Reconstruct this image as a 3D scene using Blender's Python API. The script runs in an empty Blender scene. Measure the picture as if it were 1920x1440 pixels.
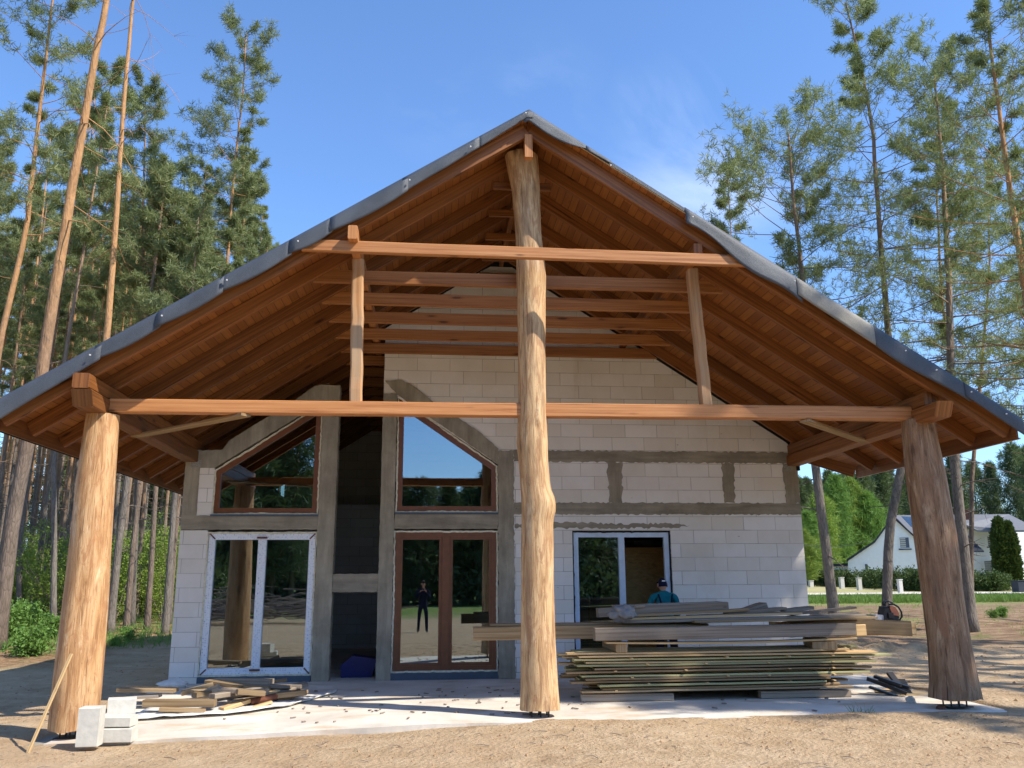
import bpy, math, random
import numpy as np
from mathutils import Vector, Matrix, noise as mn
R=math.radians
random.seed(7); RNG=np.random.default_rng(11)
sc=bpy.context.scene
# ------------------------------------------------------------------ camera
F=1600.0; YAW,PIT,ROL=-0.09316468,0.22640208,-0.0056058647
CAM=Vector((-0.66672897,-15.36489309,1.64145060))
def cam_axes():
    cy,sy,cp,sp,cr,sr=math.cos(YAW),math.sin(YAW),math.cos(PIT),math.sin(PIT),math.cos(ROL),math.sin(ROL)
    f=Vector((-sy*cp,cy*cp,sp)); r0=Vector((cy,sy,0)); u0=r0.cross(f)
    return cr*r0+sr*u0, -sr*r0+cr*u0, f
CR,CU,CF=cam_axes()
cd=bpy.data.cameras.new('camera'); cam=bpy.data.objects.new('camera',cd); sc.collection.objects.link(cam)
cd.sensor_width=36; cd.lens=36*F/1920; cd.clip_start=.05; cd.clip_end=3000
m=Matrix((CR,CU,-CF)).transposed().to_4x4(); m.translation=CAM; cam.matrix_world=m
sc.camera=cam
def ray(px,py): return CF+((px-960)*CR-(py-720)*CU)/F
def PY(px,py,Y):
    d=ray(px,py); return CAM+d*((Y-CAM.y)/d.y)
def PX(px,py,X):
    d=ray(px,py); return CAM+d*((X-CAM.x)/d.x)
def PZ(px,py,Z):
    d=ray(px,py); return CAM+d*((Z-CAM.z)/d.z)
# ------------------------------------------------------------------ sky and sun
SUN=Vector((.79,-.494,1)).normalized()
el=math.asin(SUN.z); az=math.atan2(SUN.x,SUN.y)
w=bpy.data.worlds.new('World'); sc.world=w; w.use_nodes=True
nt=w.node_tree; bg=nt.nodes['Background']
sky=nt.nodes.new('ShaderNodeTexSky'); sky.sky_type='NISHITA'; sky.sun_disc=False
sky.sun_elevation=el; sky.sun_rotation=az; sky.air_density=1.1; sky.dust_density=.35; sky.ozone_density=1.5; sky.altitude=200
tc=nt.nodes.new('ShaderNodeTexCoord'); mp=nt.nodes.new('ShaderNodeMapping'); mp.inputs['Rotation'].default_value=(0,R(35),R(20)); mp.inputs['Scale'].default_value=(1.3,4.5,3.2); mp.inputs['Location'].default_value=(3.1,.7,1.4)
nz=nt.nodes.new('ShaderNodeTexNoise'); nz.inputs['Scale'].default_value=1.5; nz.inputs['Detail'].default_value=9; nz.inputs['Roughness'].default_value=.58; nz.inputs['Distortion'].default_value=.5
rp=nt.nodes.new('ShaderNodeValToRGB'); rp.color_ramp.elements[0].position=.43; rp.color_ramp.elements[1].position=.82; rp.color_ramp.elements[1].color=(.55,.55,.55,1)
mx=nt.nodes.new('ShaderNodeMix'); mx.data_type='RGBA'; mx.inputs['B'].default_value=(9,9.6,10.5,1)
tint=nt.nodes.new('ShaderNodeMix'); tint.data_type='RGBA'; tint.blend_type='MULTIPLY'; tint.inputs['Factor'].default_value=1; tint.inputs['B'].default_value=(.86,1.10,1.42,1)
L=nt.links.new
L(tc.outputs['Generated'],mp.inputs[0]); L(mp.outputs[0],nz.inputs[0]); L(nz.outputs['Fac'],rp.inputs[0]); 
cm=None
for (cx_,cy_,cr_,cs_) in ((1330,300,.15,1.),(1010,195,.10,.5),(1215,215,.07,.6),(820,190,.08,.35)):
    vd=nt.nodes.new('ShaderNodeVectorMath'); vd.operation='DISTANCE'; vd.inputs[1].default_value=ray(cx_,cy_).normalized(); L(tc.outputs['Generated'],vd.inputs[0])
    mr=nt.nodes.new('ShaderNodeMapRange'); mr.interpolation_type='SMOOTHSTEP'; mr.inputs['From Min'].default_value=cr_; mr.inputs['From Max'].default_value=0; mr.inputs['To Min'].default_value=0; mr.inputs['To Max'].default_value=cs_; L(vd.outputs['Value'],mr.inputs['Value'])
    if cm is None: cm=mr.outputs[0]
    else:
        ad=nt.nodes.new('ShaderNodeMath'); ad.operation='MAXIMUM'; L(cm,ad.inputs[0]); L(mr.outputs[0],ad.inputs[1]); cm=ad.outputs[0]
ml=nt.nodes.new('ShaderNodeMath'); ml.operation='MULTIPLY'; L(rp.outputs[0],ml.inputs[0]); L(cm,ml.inputs[1]); L(ml.outputs[0],mx.inputs['Factor'])
L(sky.outputs[0],tint.inputs['A']); L(tint.outputs['Result'],mx.inputs['A']); L(mx.outputs['Result'],bg.inputs[0]); bg.inputs[1].default_value=.12
sd=bpy.data.lights.new('sun','SUN'); sd.energy=4.6; sd.angle=R(.55); sd.color=(1,.93,.82)
so=bpy.data.objects.new('sun',sd); sc.collection.objects.link(so); so.rotation_euler=SUN.to_track_quat('Z','Y').to_euler(); so.location=(20,-20,30)
sc.view_settings.view_transform='Standard'; sc.view_settings.look='None'; sc.view_settings.exposure=.68; sc.view_settings.gamma=1
# ------------------------------------------------------------------ helpers
COL=sc.collection
def link(o,parent=None):
    COL.objects.link(o)
    if parent is not None: o.parent=parent
    return o
def tag(o,label=None,cat=None,group=None,kind=None):
    if label: o['label']=label
    if cat: o['category']=cat
    if group: o['group']=group
    if kind: o['kind']=kind
    return o
def empty(name,loc=(0,0,0),rz=0):
    o=bpy.data.objects.new(name,None); o.location=loc; o.rotation_euler=(0,0,rz); o.empty_display_size=.1; return link(o)
def copy_tree(o,parent=None):
    c=o.copy(); COL.objects.link(c)
    if parent is not None: c.parent=parent
    for ch in list(o.children): copy_tree(ch,c)
    return c
def U(a,b): return random.uniform(a,b)
class MB:
    def __init__(s): s.v=[];s.f=[];s.uv=[]
    def face(s,idx,uvs): s.f.append(idx); s.uv.extend(uvs)
    def prism(s,pts,y0,y1,ax='Y'):
        # polygon in XZ (CCW seen from -Y), extruded y0(front)..y1
        n=len(pts); b=len(s.v)
        mk={'Y':lambda a,c,y:(a,y,c),'Z':lambda a,c,y:(a,c,y),'X':lambda a,c,y:(y,a,c)}[ax]
        for (a,c) in pts: s.v.append(mk(a,c,y0))
        for (a,c) in pts: s.v.append(mk(a,c,y1))
        s.face([b+i for i in range(n)],[(p[0],p[1]) for p in pts])
        s.face([b+n+i for i in range(n)][::-1],[(p[0],p[1]) for p in pts][::-1])
        d=abs(y1-y0)
        for i in range(n):
            j=(i+1)%n
            if abs(pts[i][1]-pts[j][1])>abs(pts[i][0]-pts[j][0]): uv=[(pts[i][0]+d,pts[i][1]),(pts[i][0],pts[i][1]),(pts[j][0],pts[j][1]),(pts[j][0]+d,pts[j][1])]
            else: uv=[(pts[i][0],pts[i][1]+d),(pts[i][0],pts[i][1]),(pts[j][0],pts[j][1]),(pts[j][0],pts[j][1]+d)]
            s.face([b+n+i,b+i,b+j,b+n+j],uv)
        return s
    def beam(s,p0,p1,w,h,up=(0,0,1),ch=.006,segs=1,jit=0,bow=0,tw=0,cut=0):
        p0=Vector(p0);p1=Vector(p1);d=p1-p0;Ln=d.length;d.normalize();up=Vector(up)
        side=d.cross(up).normalized();u=side.cross(d).normalized()
        a,b_=w/2,h/2;c=min(ch,a*.45,b_*.45)
        prof=[(a-c,-b_),(a,-b_+c),(a,b_-c),(a-c,b_),(-a+c,b_),(-a,b_-c),(-a,-b_+c),(-a+c,-b_)] if c>0 else [(a,-b_),(a,b_),(-a,b_),(-a,-b_)]
        n=len(prof);b0=len(s.v);uo=U(0,40);vo=U(0,20)
        per=[0]
        for i in range(n):
            q=prof[(i+1)%n];per.append(per[-1]+math.hypot(q[0]-prof[i][0],q[1]-prof[i][1]))
        for k in range(segs+1):
            t=k/segs;o=u*(bow*math.sin(math.pi*t))+u*U(-jit,jit)+side*U(-jit,jit)
            an=tw*t;ca,sa=math.cos(an),math.sin(an)
            sk=cut*(1 if k==segs else (-1 if k==0 else 0))
            for (x,y) in prof: s.v.append(tuple(p0+d*(Ln*t+sk*(y/b_) if sk else Ln*t)+o+side*(x*ca-y*sa)+u*(x*sa+y*ca)))
        for k in range(segs):
            for i in range(n):
                j=(i+1)%n
                s.face([b0+k*n+i,b0+(k+1)*n+i,b0+(k+1)*n+j,b0+k*n+j],[(uo+Ln*k/segs,vo+per[i]),(uo+Ln*(k+1)/segs,vo+per[i]),(uo+Ln*(k+1)/segs,vo+per[i+1]),(uo+Ln*k/segs,vo+per[i+1])])
        s.face([b0+i for i in range(n)],[(uo+p[1]*.3,vo+p[0]) for p in prof])
        s.face([b0+segs*n+i for i in range(n)][::-1],[(uo+3+p[1]*.3,vo+p[0]) for p in prof][::-1])
        return s
    def box(s,x0,x1,y0,y1,z0,z1,ch=0.0):
        return s.beam(((x0),(y0+y1)/2,(z0+z1)/2),((x1),(y0+y1)/2,(z0+z1)/2),y1-y0,z1-z0,ch=ch)
    def tube(s,pts,rad,n=8,cap=True):
        pts=[Vector(p) for p in pts];b0=len(s.v);L_=0;uo=U(0,9)
        ref=Vector((.13,.97,.2)) if abs((pts[-1]-pts[0]).normalized().z)>.7 else Vector((0,0,1))
        Ls=[]
        for k,p in enumerate(pts):
            d=(pts[min(k+1,len(pts)-1)]-pts[max(k-1,0)]).normalized()
            a=d.cross(ref).normalized();b=a.cross(d)
            if k: L_+=(p-pts[k-1]).length
            Ls.append(L_)
            r=rad[k] if hasattr(rad,'__len__') else rad
            for i in range(n):
                t=2*math.pi*i/n; s.v.append(tuple(p+a*(r*math.cos(t))+b*(r*math.sin(t))))
        for k in range(len(pts)-1):
            for i in range(n):
                j=(i+1)%n
                s.face([b0+k*n+i,b0+k*n+j,b0+(k+1)*n+j,b0+(k+1)*n+i],[(uo+Ls[k],i/n*.5),(uo+Ls[k],(i+1)/n*.5),(uo+Ls[k+1],(i+1)/n*.5),(uo+Ls[k+1],i/n*.5)])
        if cap:
            s.face([b0+i for i in range(n)][::-1],[(0,0)]*n); e=b0+(len(pts)-1)*n
            s.face([e+i for i in range(n)],[(0,0)]*n)
        return s
    def build(s,name,mat,parent=None,smooth=False,loc=None,org=None):
        me=bpy.data.meshes.new(name)
        v=s.v
        if org is not None: v=[(a-org[0],b-org[1],c-org[2]) for a,b,c in v]
        me.from_pydata(v,[],s.f)
        uvl=me.uv_layers.new(name='UVMap'); uvl.data.foreach_set('uv',[c for t in s.uv for c in t])
        if smooth: me.polygons.foreach_set('use_smooth',[True]*len(me.polygons))
        me.materials.append(mat); me.update()
        o=bpy.data.objects.new(name,me); link(o,parent)
        if org is not None: o.location=org
        if loc is not None: o.location=loc
        return o
def part(name,mat,parent,fn,smooth=False):
    b=MB(); fn(b); return b.build(name,mat,parent,smooth)
# ------------------------------------------------------------------ materials
class NM:
    def __init__(s,name,rough=.8,spec=.3):
        s.m=bpy.data.materials.new(name); s.m.use_nodes=True; s.t=s.m.node_tree; s.b=s.t.nodes['Principled BSDF']
        s.b.inputs['Roughness'].default_value=rough; s.b.inputs['Specular IOR Level'].default_value=spec
    def n(s,t,**k):
        q=s.t.nodes.new('ShaderNode'+t)
        for a,v in k.items():
            if a.startswith('_'): setattr(q,a[1:],v)
            else: s.put(q.inputs[a.replace('_',' ')],v)
        return q
    def put(s,sock,v):
        if isinstance(v,bpy.types.NodeSocket): s.t.links.new(v,sock)
        else: sock.default_value=v
    def coord(s,kind='UV'): return s.n('TexCoord').outputs[kind]
    def map(s,vec,sc=(1,1,1),loc=(0,0,0),rot=(0,0,0)):
        q=s.n('Mapping'); s.put(q.inputs['Vector'],vec); q.inputs['Scale'].default_value=sc; s.put(q.inputs['Location'],loc); q.inputs['Rotation'].default_value=rot; return q.outputs[0]
    def noise(s,vec,scale=1,detail=5,rough=.55,dist=0):
        q=s.n('TexNoise',Scale=scale,Detail=detail,Roughness=rough,Distortion=dist); s.put(q.inputs['Vector'],vec); return q.outputs['Fac']
    def vor(s,vec,scale=1,feat='F1',rnd=1.):
        q=s.n('TexVoronoi',_feature=feat,Scale=scale,Randomness=rnd); s.put(q.inputs['Vector'],vec); return q
    def ramp(s,fac,stops,interp='LINEAR'):
        q=s.n('ValToRGB'); s.put(q.inputs[0],fac); cr=q.color_ramp; cr.interpolation=interp
        while len(cr.elements)<len(stops): cr.elements.new(.5)
        for e,(p,c) in zip(cr.elements,stops):
            e.position=p; e.color=(c,c,c,1) if isinstance(c,(int,float)) else (*c,1)
        return q.outputs[0]
    def mix(s,fac,a,b,mode='MIX'):
        q=s.n('Mix',_data_type='RGBA',_blend_type=mode); s.put(q.inputs['Factor'],fac)
        for k,v in (('A',a),('B',b)):
            if isinstance(v,(tuple,list)) and len(v)==3: v=(*v,1)
            s.put(q.inputs[k],v)
        return q.outputs['Result']
    def math(s,op,a,b=0.5):
        q=s.n('Math',_operation=op); s.put(q.inputs[0],a); s.put(q.inputs[1],b); return q.outputs[0]
    def rnd(s): return s.n('ObjectInfo').outputs['Random']
    def vary(s,col,amt=.3):
        v=s.math('MULTIPLY_ADD',s.rnd(),amt); v.node.inputs[2].default_value=1-amt/2
        h=s.n('HueSaturation',Value=v); s.put(h.inputs['Color'],col); return h.outputs[0]
    def col(s,c):
        if isinstance(c,tuple) and len(c)==3: c=(*c,1)
        s.put(s.b.inputs['Base Color'],c); return s
    def bump(s,h,st=.3,dist=.01):
        q=s.n('Bump',Strength=st,Distance=dist,Height=h); s.put(s.b.inputs['Normal'],q.outputs[0]); return s
    def done(s): return s.m
def wood(name,light,mid,dark,rough=.6,spec=.3,grain=(1.3,26),knots=.16,vary=.35,bump=.25,grey=None):
    M=NM(name,rough,spec); uv=M.coord('UV')
    off=M.n('CombineXYZ',X=M.math('MULTIPLY',M.rnd(),57.),Y=M.math('MULTIPLY',M.rnd(),31.)).outputs[0]
    base=M.map(uv,(1,1,1),off)
    g=M.noise(M.map(base,(grain[0]*.6,grain[1]*1.25,1)),1.,6,.6,.35)
    big=M.noise(M.map(base,(.8,3.,1)),1.,3,.5,.4)
    c=M.ramp(g,[(.28,dark),(.47,mid),(.68,light)])
    c=M.mix(M.ramp(big,[(.35,0.),(.7,.55)]),c,mid)
    if knots:
        k=M.vor(M.map(base,(1.7,7.5,1)),1.); kd=M.ramp(M.math('ADD',k.outputs['Distance'],M.math('MULTIPLY',M.math('SUBTRACT',g,.5),.22)),[(0.,1.),(knots*.35,.95),(knots*.5,.35),(knots*.8,.0)])
        ring=M.math('GREATER_THAN',k.outputs['Color'],.5)
        c=M.mix(M.math('MULTIPLY',kd,M.math('MULTIPLY',ring,.85)),c,tuple(x*.33 for x in dark))
    cr=M.ramp(M.noise(M.map(base,(.7,60,1)),1.,2,.5,.3),[(.27,.9),(.31,0.)])
    c=M.mix(M.math('MULTIPLY',cr,.7),c,tuple(x*.3 for x in dark))
    if grey: c=M.mix(M.ramp(M.noise(M.map(base,(.9,4,1),(4,2,0)),1.,4,.6),[(.4,0.),(.62,.75)]),c,grey)
    M.col(M.vary(c,vary)); M.bump(g,bump,.012)
    return M.done()
def flat(name,c,rough=.6,spec=.3,nscale=6,amt=.12,metal=0,bump=0):
    M=NM(name,rough,spec); g=M.noise(M.coord('Object'),nscale,5,.6)
    M.col(M.mix(M.ramp(g,[(.3,0.),(.7,1.)]),tuple(x*(1-amt) for x in c),tuple(min(1,x*(1+amt)) for x in c))); M.b.inputs['Metallic'].default_value=metal
    if bump: M.bump(g,bump,.01)
    return M.done()
T={}
T['beam_fresh']=wood('stained_beam_wood',(.55,.265,.105),(.44,.185,.062),(.21,.07,.022),.5,.35,knots=.24,vary=.16)
T['rafter']=wood('stained_rafter_wood',(.30,.118,.032),(.185,.067,.017),(.06,.02,.006),.5,.4,knots=.28,vary=.5)
T['collar']=wood('lighter_collar_wood',(.42,.185,.062),(.30,.12,.036),(.13,.044,.013),.55,.3,knots=.3,vary=.3)
T['stud']=wood('rough_stud_wood',(.58,.36,.19),(.43,.22,.095),(.22,.095,.04),.75,.2,grain=(1,20),vary=.2,grey=(.38,.27,.17))
T['old']=wood('weathered_grey_wood',(.40,.34,.27),(.28,.225,.17),(.13,.1,.075),.85,.15,grain=(.8,24),knots=.12,vary=.45,bump=.4)
T['oldtan']=wood('weathered_tan_wood',(.41,.30,.18),(.27,.185,.10),(.12,.075,.04),.8,.15,grain=(.8,20),knots=.15,vary=.4,bump=.3)
T['green']=wood('impregnated_green_board',(.50,.45,.24),(.35,.33,.165),(.17,.165,.075),.8,.15,grain=(.7,14),knots=.1,vary=.6,bump=.25)
T['yel']=wood('fresh_sawn_board',(.70,.50,.27),(.56,.38,.185),(.34,.21,.09),.7,.2,grain=(.7,16),knots=.12,vary=.25)
# soffit boards run along the house: u=slope distance, v=along house
def soffit_mat():
    M=NM('stained_soffit_boards',.5,.35); uv=M.coord('UV')
    br=M.n('TexBrick',_offset=.37,_offset_frequency=2,Scale=1.,Brick_Width=3.1,Row_Height=.121,Mortar_Size=.0045,Mortar_Smooth=.2,Bias=0.); M.put(br.inputs['Vector'],uv)
    br.inputs['Color1'].default_value=(.36,.145,.038,1); br.inputs['Color2'].default_value=(.22,.08,.021,1); br.inputs['Mortar'].default_value=(.03,.012,.005,1)
    g=M.noise(M.map(uv,(1.6,38,1)),1.,5,.6,.4)
    c=M.mix(M.ramp(g,[(.3,.55),(.6,0.)]),br.outputs['Color'],(.17,.052,.012))
    k=M.vor(M.map(uv,(1.3,8.26,1)),1.); c=M.mix(M.ramp(k.outputs['Distance'],[(0,.8),(.1,0.)]),c,(.06,.02,.008))
    M.col(c); M.bump(br.outputs['Fac'],-.5,.01); M.b.inputs['Normal'].links[0].from_node.invert=True
    return M.done()
T['soffit']=soffit_mat()
def block_mat():
    M=NM('aerated_concrete_blocks',.92,.1); uv=M.coord('UV')
    br=M.n('TexBrick',_offset=.42,_offset_frequency=2,Scale=1.,Brick_Width=.6,Row_Height=.242,Mortar_Size=.0042,Mortar_Smooth=.3,Bias=-.15)
    M.put(br.inputs['Vector'],M.map(uv,(1,1,1),(.13,-.098,0)))
    br.inputs['Color1'].default_value=(.80,.765,.73,1); br.inputs['Color2'].default_value=(.70,.645,.57,1); br.inputs['Mortar'].default_value=(.20,.175,.15,1)
    gap=M.ramp(M.noise(M.map(uv,(1.9,1.9,1),(3,1,0)),1.,4,.6),[(.36,1.),(.55,.5)])
    c=M.mix(M.math('MULTIPLY',M.math('SUBTRACT',1.,gap),br.outputs['Fac']),br.outputs['Color'],(.73,.69,.63))
    st=M.noise(M.map(uv,(1.1,.8,1),(9,9,0)),1.,6,.65)
    c=M.mix(M.ramp(st,[(.45,0.),(.72,.5)]),c,(.58,.52,.44))
    pale=M.noise(M.map(uv,(2.4,1.2,1),(2,5,0)),1.,3,.6); c=M.mix(M.ramp(pale,[(.55,0.),(.75,.5)]),c,(.78,.75,.71))
    rust=M.noise(M.map(uv,(2.6,.25,1),(7.4,0,0)),1.,3,.5); c=M.mix(M.ramp(rust,[(.68,0.),(.8,.35)]),c,(.42,.3,.16))
    chip=M.vor(M.map(uv,(1.7,4.1,1)),1.); cf=M.ramp(M.math('ADD',chip.outputs['Distance'],M.math('MULTIPLY',M.noise(uv,22,3),.08)),[(.06,1.),(.085,0.)])
    c=M.mix(M.math('MULTIPLY',cf,.55),c,(.24,.22,.19))
    M.col(c); M.bump(M.math('ADD',M.math('MULTIPLY',br.outputs['Fac'],-.6),M.math('MULTIPLY',M.noise(uv,30,5),.25)),.6,.008)
    return M.done()
T['block']=block_mat()
def conc_mat(name,a,b,vert=True):
    M=NM(name,.9,.15); uv=M.coord('UV')
    g=M.noise(M.map(uv,(9,1.3,1) if vert else (1.1,9,1)),1.,6,.62,.3); bl=M.noise(uv,1.7,5,.65); sp=M.noise(uv,28,4,.7)
    c=M.mix(M.ramp(g,[(.3,0.),(.72,1.)]),a,b); c=M.mix(M.ramp(bl,[(.38,.45),(.6,0.)]),c,tuple(x*.58 for x in a)); c=M.mix(M.ramp(sp,[(.6,0.),(.75,.4)]),c,(.42,.39,.34))
    h=M.vor(M.map(uv,(1.6,3.2,1)),1.); c=M.mix(M.ramp(h.outputs['Distance'],[(.012,1.),(.018,0.)]),c,(.03,.028,.025))
    M.col(c); M.bump(M.math('ADD',g,sp),.45,.008); return M.done()
T['conc']=conc_mat('formwork_concrete',(.25,.218,.165),(.42,.375,.29))
T['conch']=conc_mat('band_concrete',(.235,.205,.155),(.40,.35,.27),False)
def slab_mat():
    M=NM('slab_concrete',.85,.2); o=M.coord('Object')
    c=M.mix(M.ramp(M.noise(o,.9,6,.6,.5),[(.35,0.),(.65,1.)]),(.50,.45,.38),(.70,.64,.55))
    c=M.mix(M.ramp(M.noise(M.map(o,(.7,1.6,1),(3,3,0)),1.3,6,.65),[(.52,0.),(.66,.8)]),c,(.48,.35,.22))
    c=M.mix(M.ramp(M.noise(o,7,5,.7),[(.62,0.),(.78,.35)]),c,(.25,.21,.17))
    M.col(c); M.bump(M.noise(o,14,5,.7),.35,.01); return M.done()
T['slab']=slab_mat()
def log_mat(name,l,m_,d,pale=.3,patch=(.2,.1,.05)):
    M=NM(name,.7,.25); uv=M.coord('UV')
    g=M.noise(M.map(uv,(1.5,11,1)),1.,8,.68,.7); fine=M.noise(M.map(uv,(3.5,60,1)),1.,4,.6,.5)
    c=M.ramp(g,[(.27,d),(.43,m_),(.58,l)])
    c=M.mix(M.ramp(M.noise(M.map(uv,(1.0,5,1),(5,5,0)),1.,5,.6,.6),[(.5,0.),(.68,.75)]),c,patch)
    c=M.mix(M.ramp(M.noise(M.map(uv,(1.6,7,1),(1,8,0)),1.,5,.6,.6),[(.58,0.),(.7,pale)]),c,(.75,.58,.38))
    c=M.mix(M.ramp(fine,[(.33,.6),(.46,0.)]),c,tuple(x*.85 for x in d)); c=M.mix(M.ramp(M.noise(M.map(uv,(2.2,26,1),(3,3,0)),1.,6,.7,.5),[(.6,0.),(.7,.45)]),c,tuple(x*.6 for x in d))
    c=M.mix(M.ramp(M.noise(M.map(uv,(2.6,8,1),(2,7,0)),1.,7,.7,.8),[(.55,0.),(.6,.7)]),c,tuple(.6*a+.4*b for a,b in zip(patch,(.45,.2,.08))))
    c=M.mix(M.ramp(M.noise(M.map(uv,(30,45,1)),1.,3,.6),[(.3,.6),(.36,0.)]),c,d)
    crk=M.noise(M.map(uv,(.7,26,1),(6,6,0)),1.,5,.55,.35); c=M.mix(M.ramp(crk,[(.33,.9),(.375,0.)]),c,tuple(x*.45 for x in d))
    k=M.vor(M.map(uv,(1.3,3.4,1)),1.); c=M.mix(M.ramp(M.math('ADD',k.outputs['Distance'],M.math('MULTIPLY',M.math('SUBTRACT',fine,.5),.12)),[(0.04,.9),(.16,0.)]),c,tuple(x*.4 for x in d))
    M.col(c); M.bump(M.math('ADD',g,M.math('MULTIPLY',fine,.5)),.55,.02); return M.done()
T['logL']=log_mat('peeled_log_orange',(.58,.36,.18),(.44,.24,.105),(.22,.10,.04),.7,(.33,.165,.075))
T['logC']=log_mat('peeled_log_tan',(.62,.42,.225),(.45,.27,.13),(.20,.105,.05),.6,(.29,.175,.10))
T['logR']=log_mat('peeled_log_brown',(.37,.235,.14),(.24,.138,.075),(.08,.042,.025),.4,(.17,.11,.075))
def bark_mat(name,upper,lower,z0,z1):
    M=NM(name,.95,.1); o=M.coord('Object'); sep=M.n('SeparateXYZ',Vector=o)
    v=M.noise(M.map(o,(7,7,1.8)),1.,6,.7,.6); cell=M.vor(M.map(o,(15,15,3.4)),1.,'DISTANCE_TO_EDGE').outputs['Distance']
    t=M.math('ADD',sep.outputs['Z'],M.math('MULTIPLY',M.math('SUBTRACT',M.noise(o,.8,4),.5),4.))
    f=M.ramp(M.math('DIVIDE',M.math('SUBTRACT',t,z0),z1-z0),[(0.,0.),(1.,1.)])
    lo=M.mix(M.ramp(v,[(.32,0.),(.65,1.)]),tuple(x*.5 for x in lower),lower); lo=M.mix(M.ramp(cell,[(.0,.55),(.09,0.)]),lo,tuple(x*.28 for x in lower))
    up=M.mix(M.ramp(v,[(.35,0.),(.62,1.)]),tuple(x*.62 for x in upper),upper); up=M.mix(M.ramp(M.noise(M.map(o,(4,4,6)),1.,4,.6),[(.6,0.),(.72,.6)]),up,tuple(x*.45 for x in lower))
    M.col(M.vary(M.mix(f,lo,up),.25)); M.bump(M.math('ADD',cell,v),.8,.03); return M.done()
T['bark']=bark_mat('pine_bark',(.50,.275,.13),(.24,.185,.145),4.5,10.)
T['barkg']=bark_mat('grey_pine_bark',(.36,.235,.155),(.22,.19,.16),6.,14.)
T['twig']=flat('dry_twig',(.25,.2,.16),.9,.1,3,.3)
def leaf_mat(name,a,b,trans=.25):
    M=NM(name,.6,.25); o=M.coord('Object'); g=M.noise(o,1.3,4,.6)
    isl=M.n('NewGeometry').outputs['Random Per Island']
    c=M.mix(M.math('MULTIPLY',M.math('ADD',g,isl),.5),a,b); c=M.vary(c,.3); M.col(c)
    if trans:
        tr=M.n('BsdfTranslucent'); M.put(tr.inputs['Color'],M.mix(.5,c,(.2,.28,.05))); ms=M.n('MixShader'); ms.inputs[0].default_value=trans
        M.t.links.new(M.b.outputs[0],ms.inputs[1]); M.t.links.new(tr.outputs[0],ms.inputs[2]); M.t.links.new(ms.outputs[0],M.t.nodes['Material Output'].inputs[0])
    return M.done()
T['needle']=leaf_mat('pine_needles',(.145,.18,.08),(.33,.355,.16),.32)
T['needled']=leaf_mat('dark_conifer_needles',(.065,.10,.045),(.14,.18,.075),.2)
T['leafy']=leaf_mat('young_yellow_green_leaves',(.16,.26,.04),(.30,.38,.07),.4)
T['leafg']=leaf_mat('fresh_green_leaves',(.11,.23,.045),(.2,.34,.07),.35)
T['grass']=leaf_mat('grass_blades',(.11,.2,.035),(.2,.31,.06),.3)
T['thuja']=leaf_mat('thuja_green',(.03,.06,.015),(.09,.13,.03),.1)
def glass_mat(name='window_glass',fac=.22,tint=(.5,.58,.56)):
    M=NM(name); M.t.nodes.remove(M.b)
    tr=M.n('BsdfTransparent',Color=(*tint,1)); gl=M.n('BsdfGlossy',Color=(.80,.90,1,1),Roughness=.0); fr=M.n('Fresnel',IOR=1.5)
    f=M.math('ADD',fr.outputs[0],fac); ms=M.n('MixShader'); M.put(ms.inputs[0],f); M.t.links.new(tr.outputs[0],ms.inputs[1]); M.t.links.new(gl.outputs[0],ms.inputs[2])
    nb=M.n('Bump',Strength=.02,Distance=.02,Height=M.noise(M.coord('UV'),1.6,1)); M.t.links.new(nb.outputs[0],gl.inputs['Normal'])
    M.t.links.new(ms.outputs[0],M.t.nodes['Material Output'].inputs[0]); return M.done()
T['glass']=glass_mat()
T['frameb']=flat('brown_window_frame',(.17,.062,.026),.4,.4,9,.15)
def foil_mat():
    M=NM('foil_wrapped_frame',.4,.4); uv=M.coord('UV')
    br=M.n('TexBrick',_offset=.5,_offset_frequency=2,Scale=1.,Brick_Width=.085,Row_Height=.033,Mortar_Size=.006,Bias=0.); M.put(br.inputs['Vector'],uv)
    n=M.noise(M.map(uv,(60,24,1)),1.,2,.5); c=M.mix(M.math('MULTIPLY',M.math('LESS_THAN',br.outputs['Fac'],.5),M.ramp(n,[(.53,0.),(.6,.55)])),(.76,.79,.84),(.2,.24,.42))
    M.col(c); return M.done()
T['foil']=foil_mat()
T['paleframe']=flat('pale_blue_frame_film',(.52,.62,.76),.45,.4,9,.1)
T['foam']=flat('foam_and_gap_bead',(.66,.62,.48),.95,.1,20,.2,bump=.6)
T['dark']=flat('black_gap_shade_and_edge',(.012,.012,.013),.7,.3)  # black painted in for the shade of open gaps, also the left drip edge
T['sill']=flat('dark_blue_grey_sill',(.07,.09,.12),.5,.4)
def felt_mat(name,a,b):
    M=NM(name,.55,.5); uv=M.coord('UV'); g=M.noise(uv,120,3,.7); bl=M.noise(uv,2.2,4,.6)
    c=M.mix(M.ramp(g,[(.35,0.),(.7,1.)]),a,b); c=M.mix(M.ramp(bl,[(.4,0.),(.7,.45)]),c,tuple(x*.45 for x in a)); M.col(c); M.bump(M.math('ADD',g,M.math('MULTIPLY',bl,3.)),.5,.01); return M.done()
T['felt']=felt_mat('roofing_membrane',(.038,.045,.056),(.10,.112,.132))
T['feltp']=felt_mat('faded_membrane',(.20,.185,.15),(.33,.30,.25))
T['steel']=flat('dark_steel',(.05,.045,.045),.5,.5,10,.2,metal=.7)
T['platem']=flat('dull_nail_plate',(.26,.25,.22),.6,.4,60,.5)
T['nail']=flat('bright_washer',(.6,.6,.58),.4,.5)
T['osb']=wood('osb_panel',(.50,.30,.10),(.38,.21,.07),(.22,.11,.035),.7,.2,grain=(14,14),knots=0,vary=.1)
T['rust']=flat('rusty_metal',(.16,.06,.035),.8,.3,14,.4)
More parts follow.
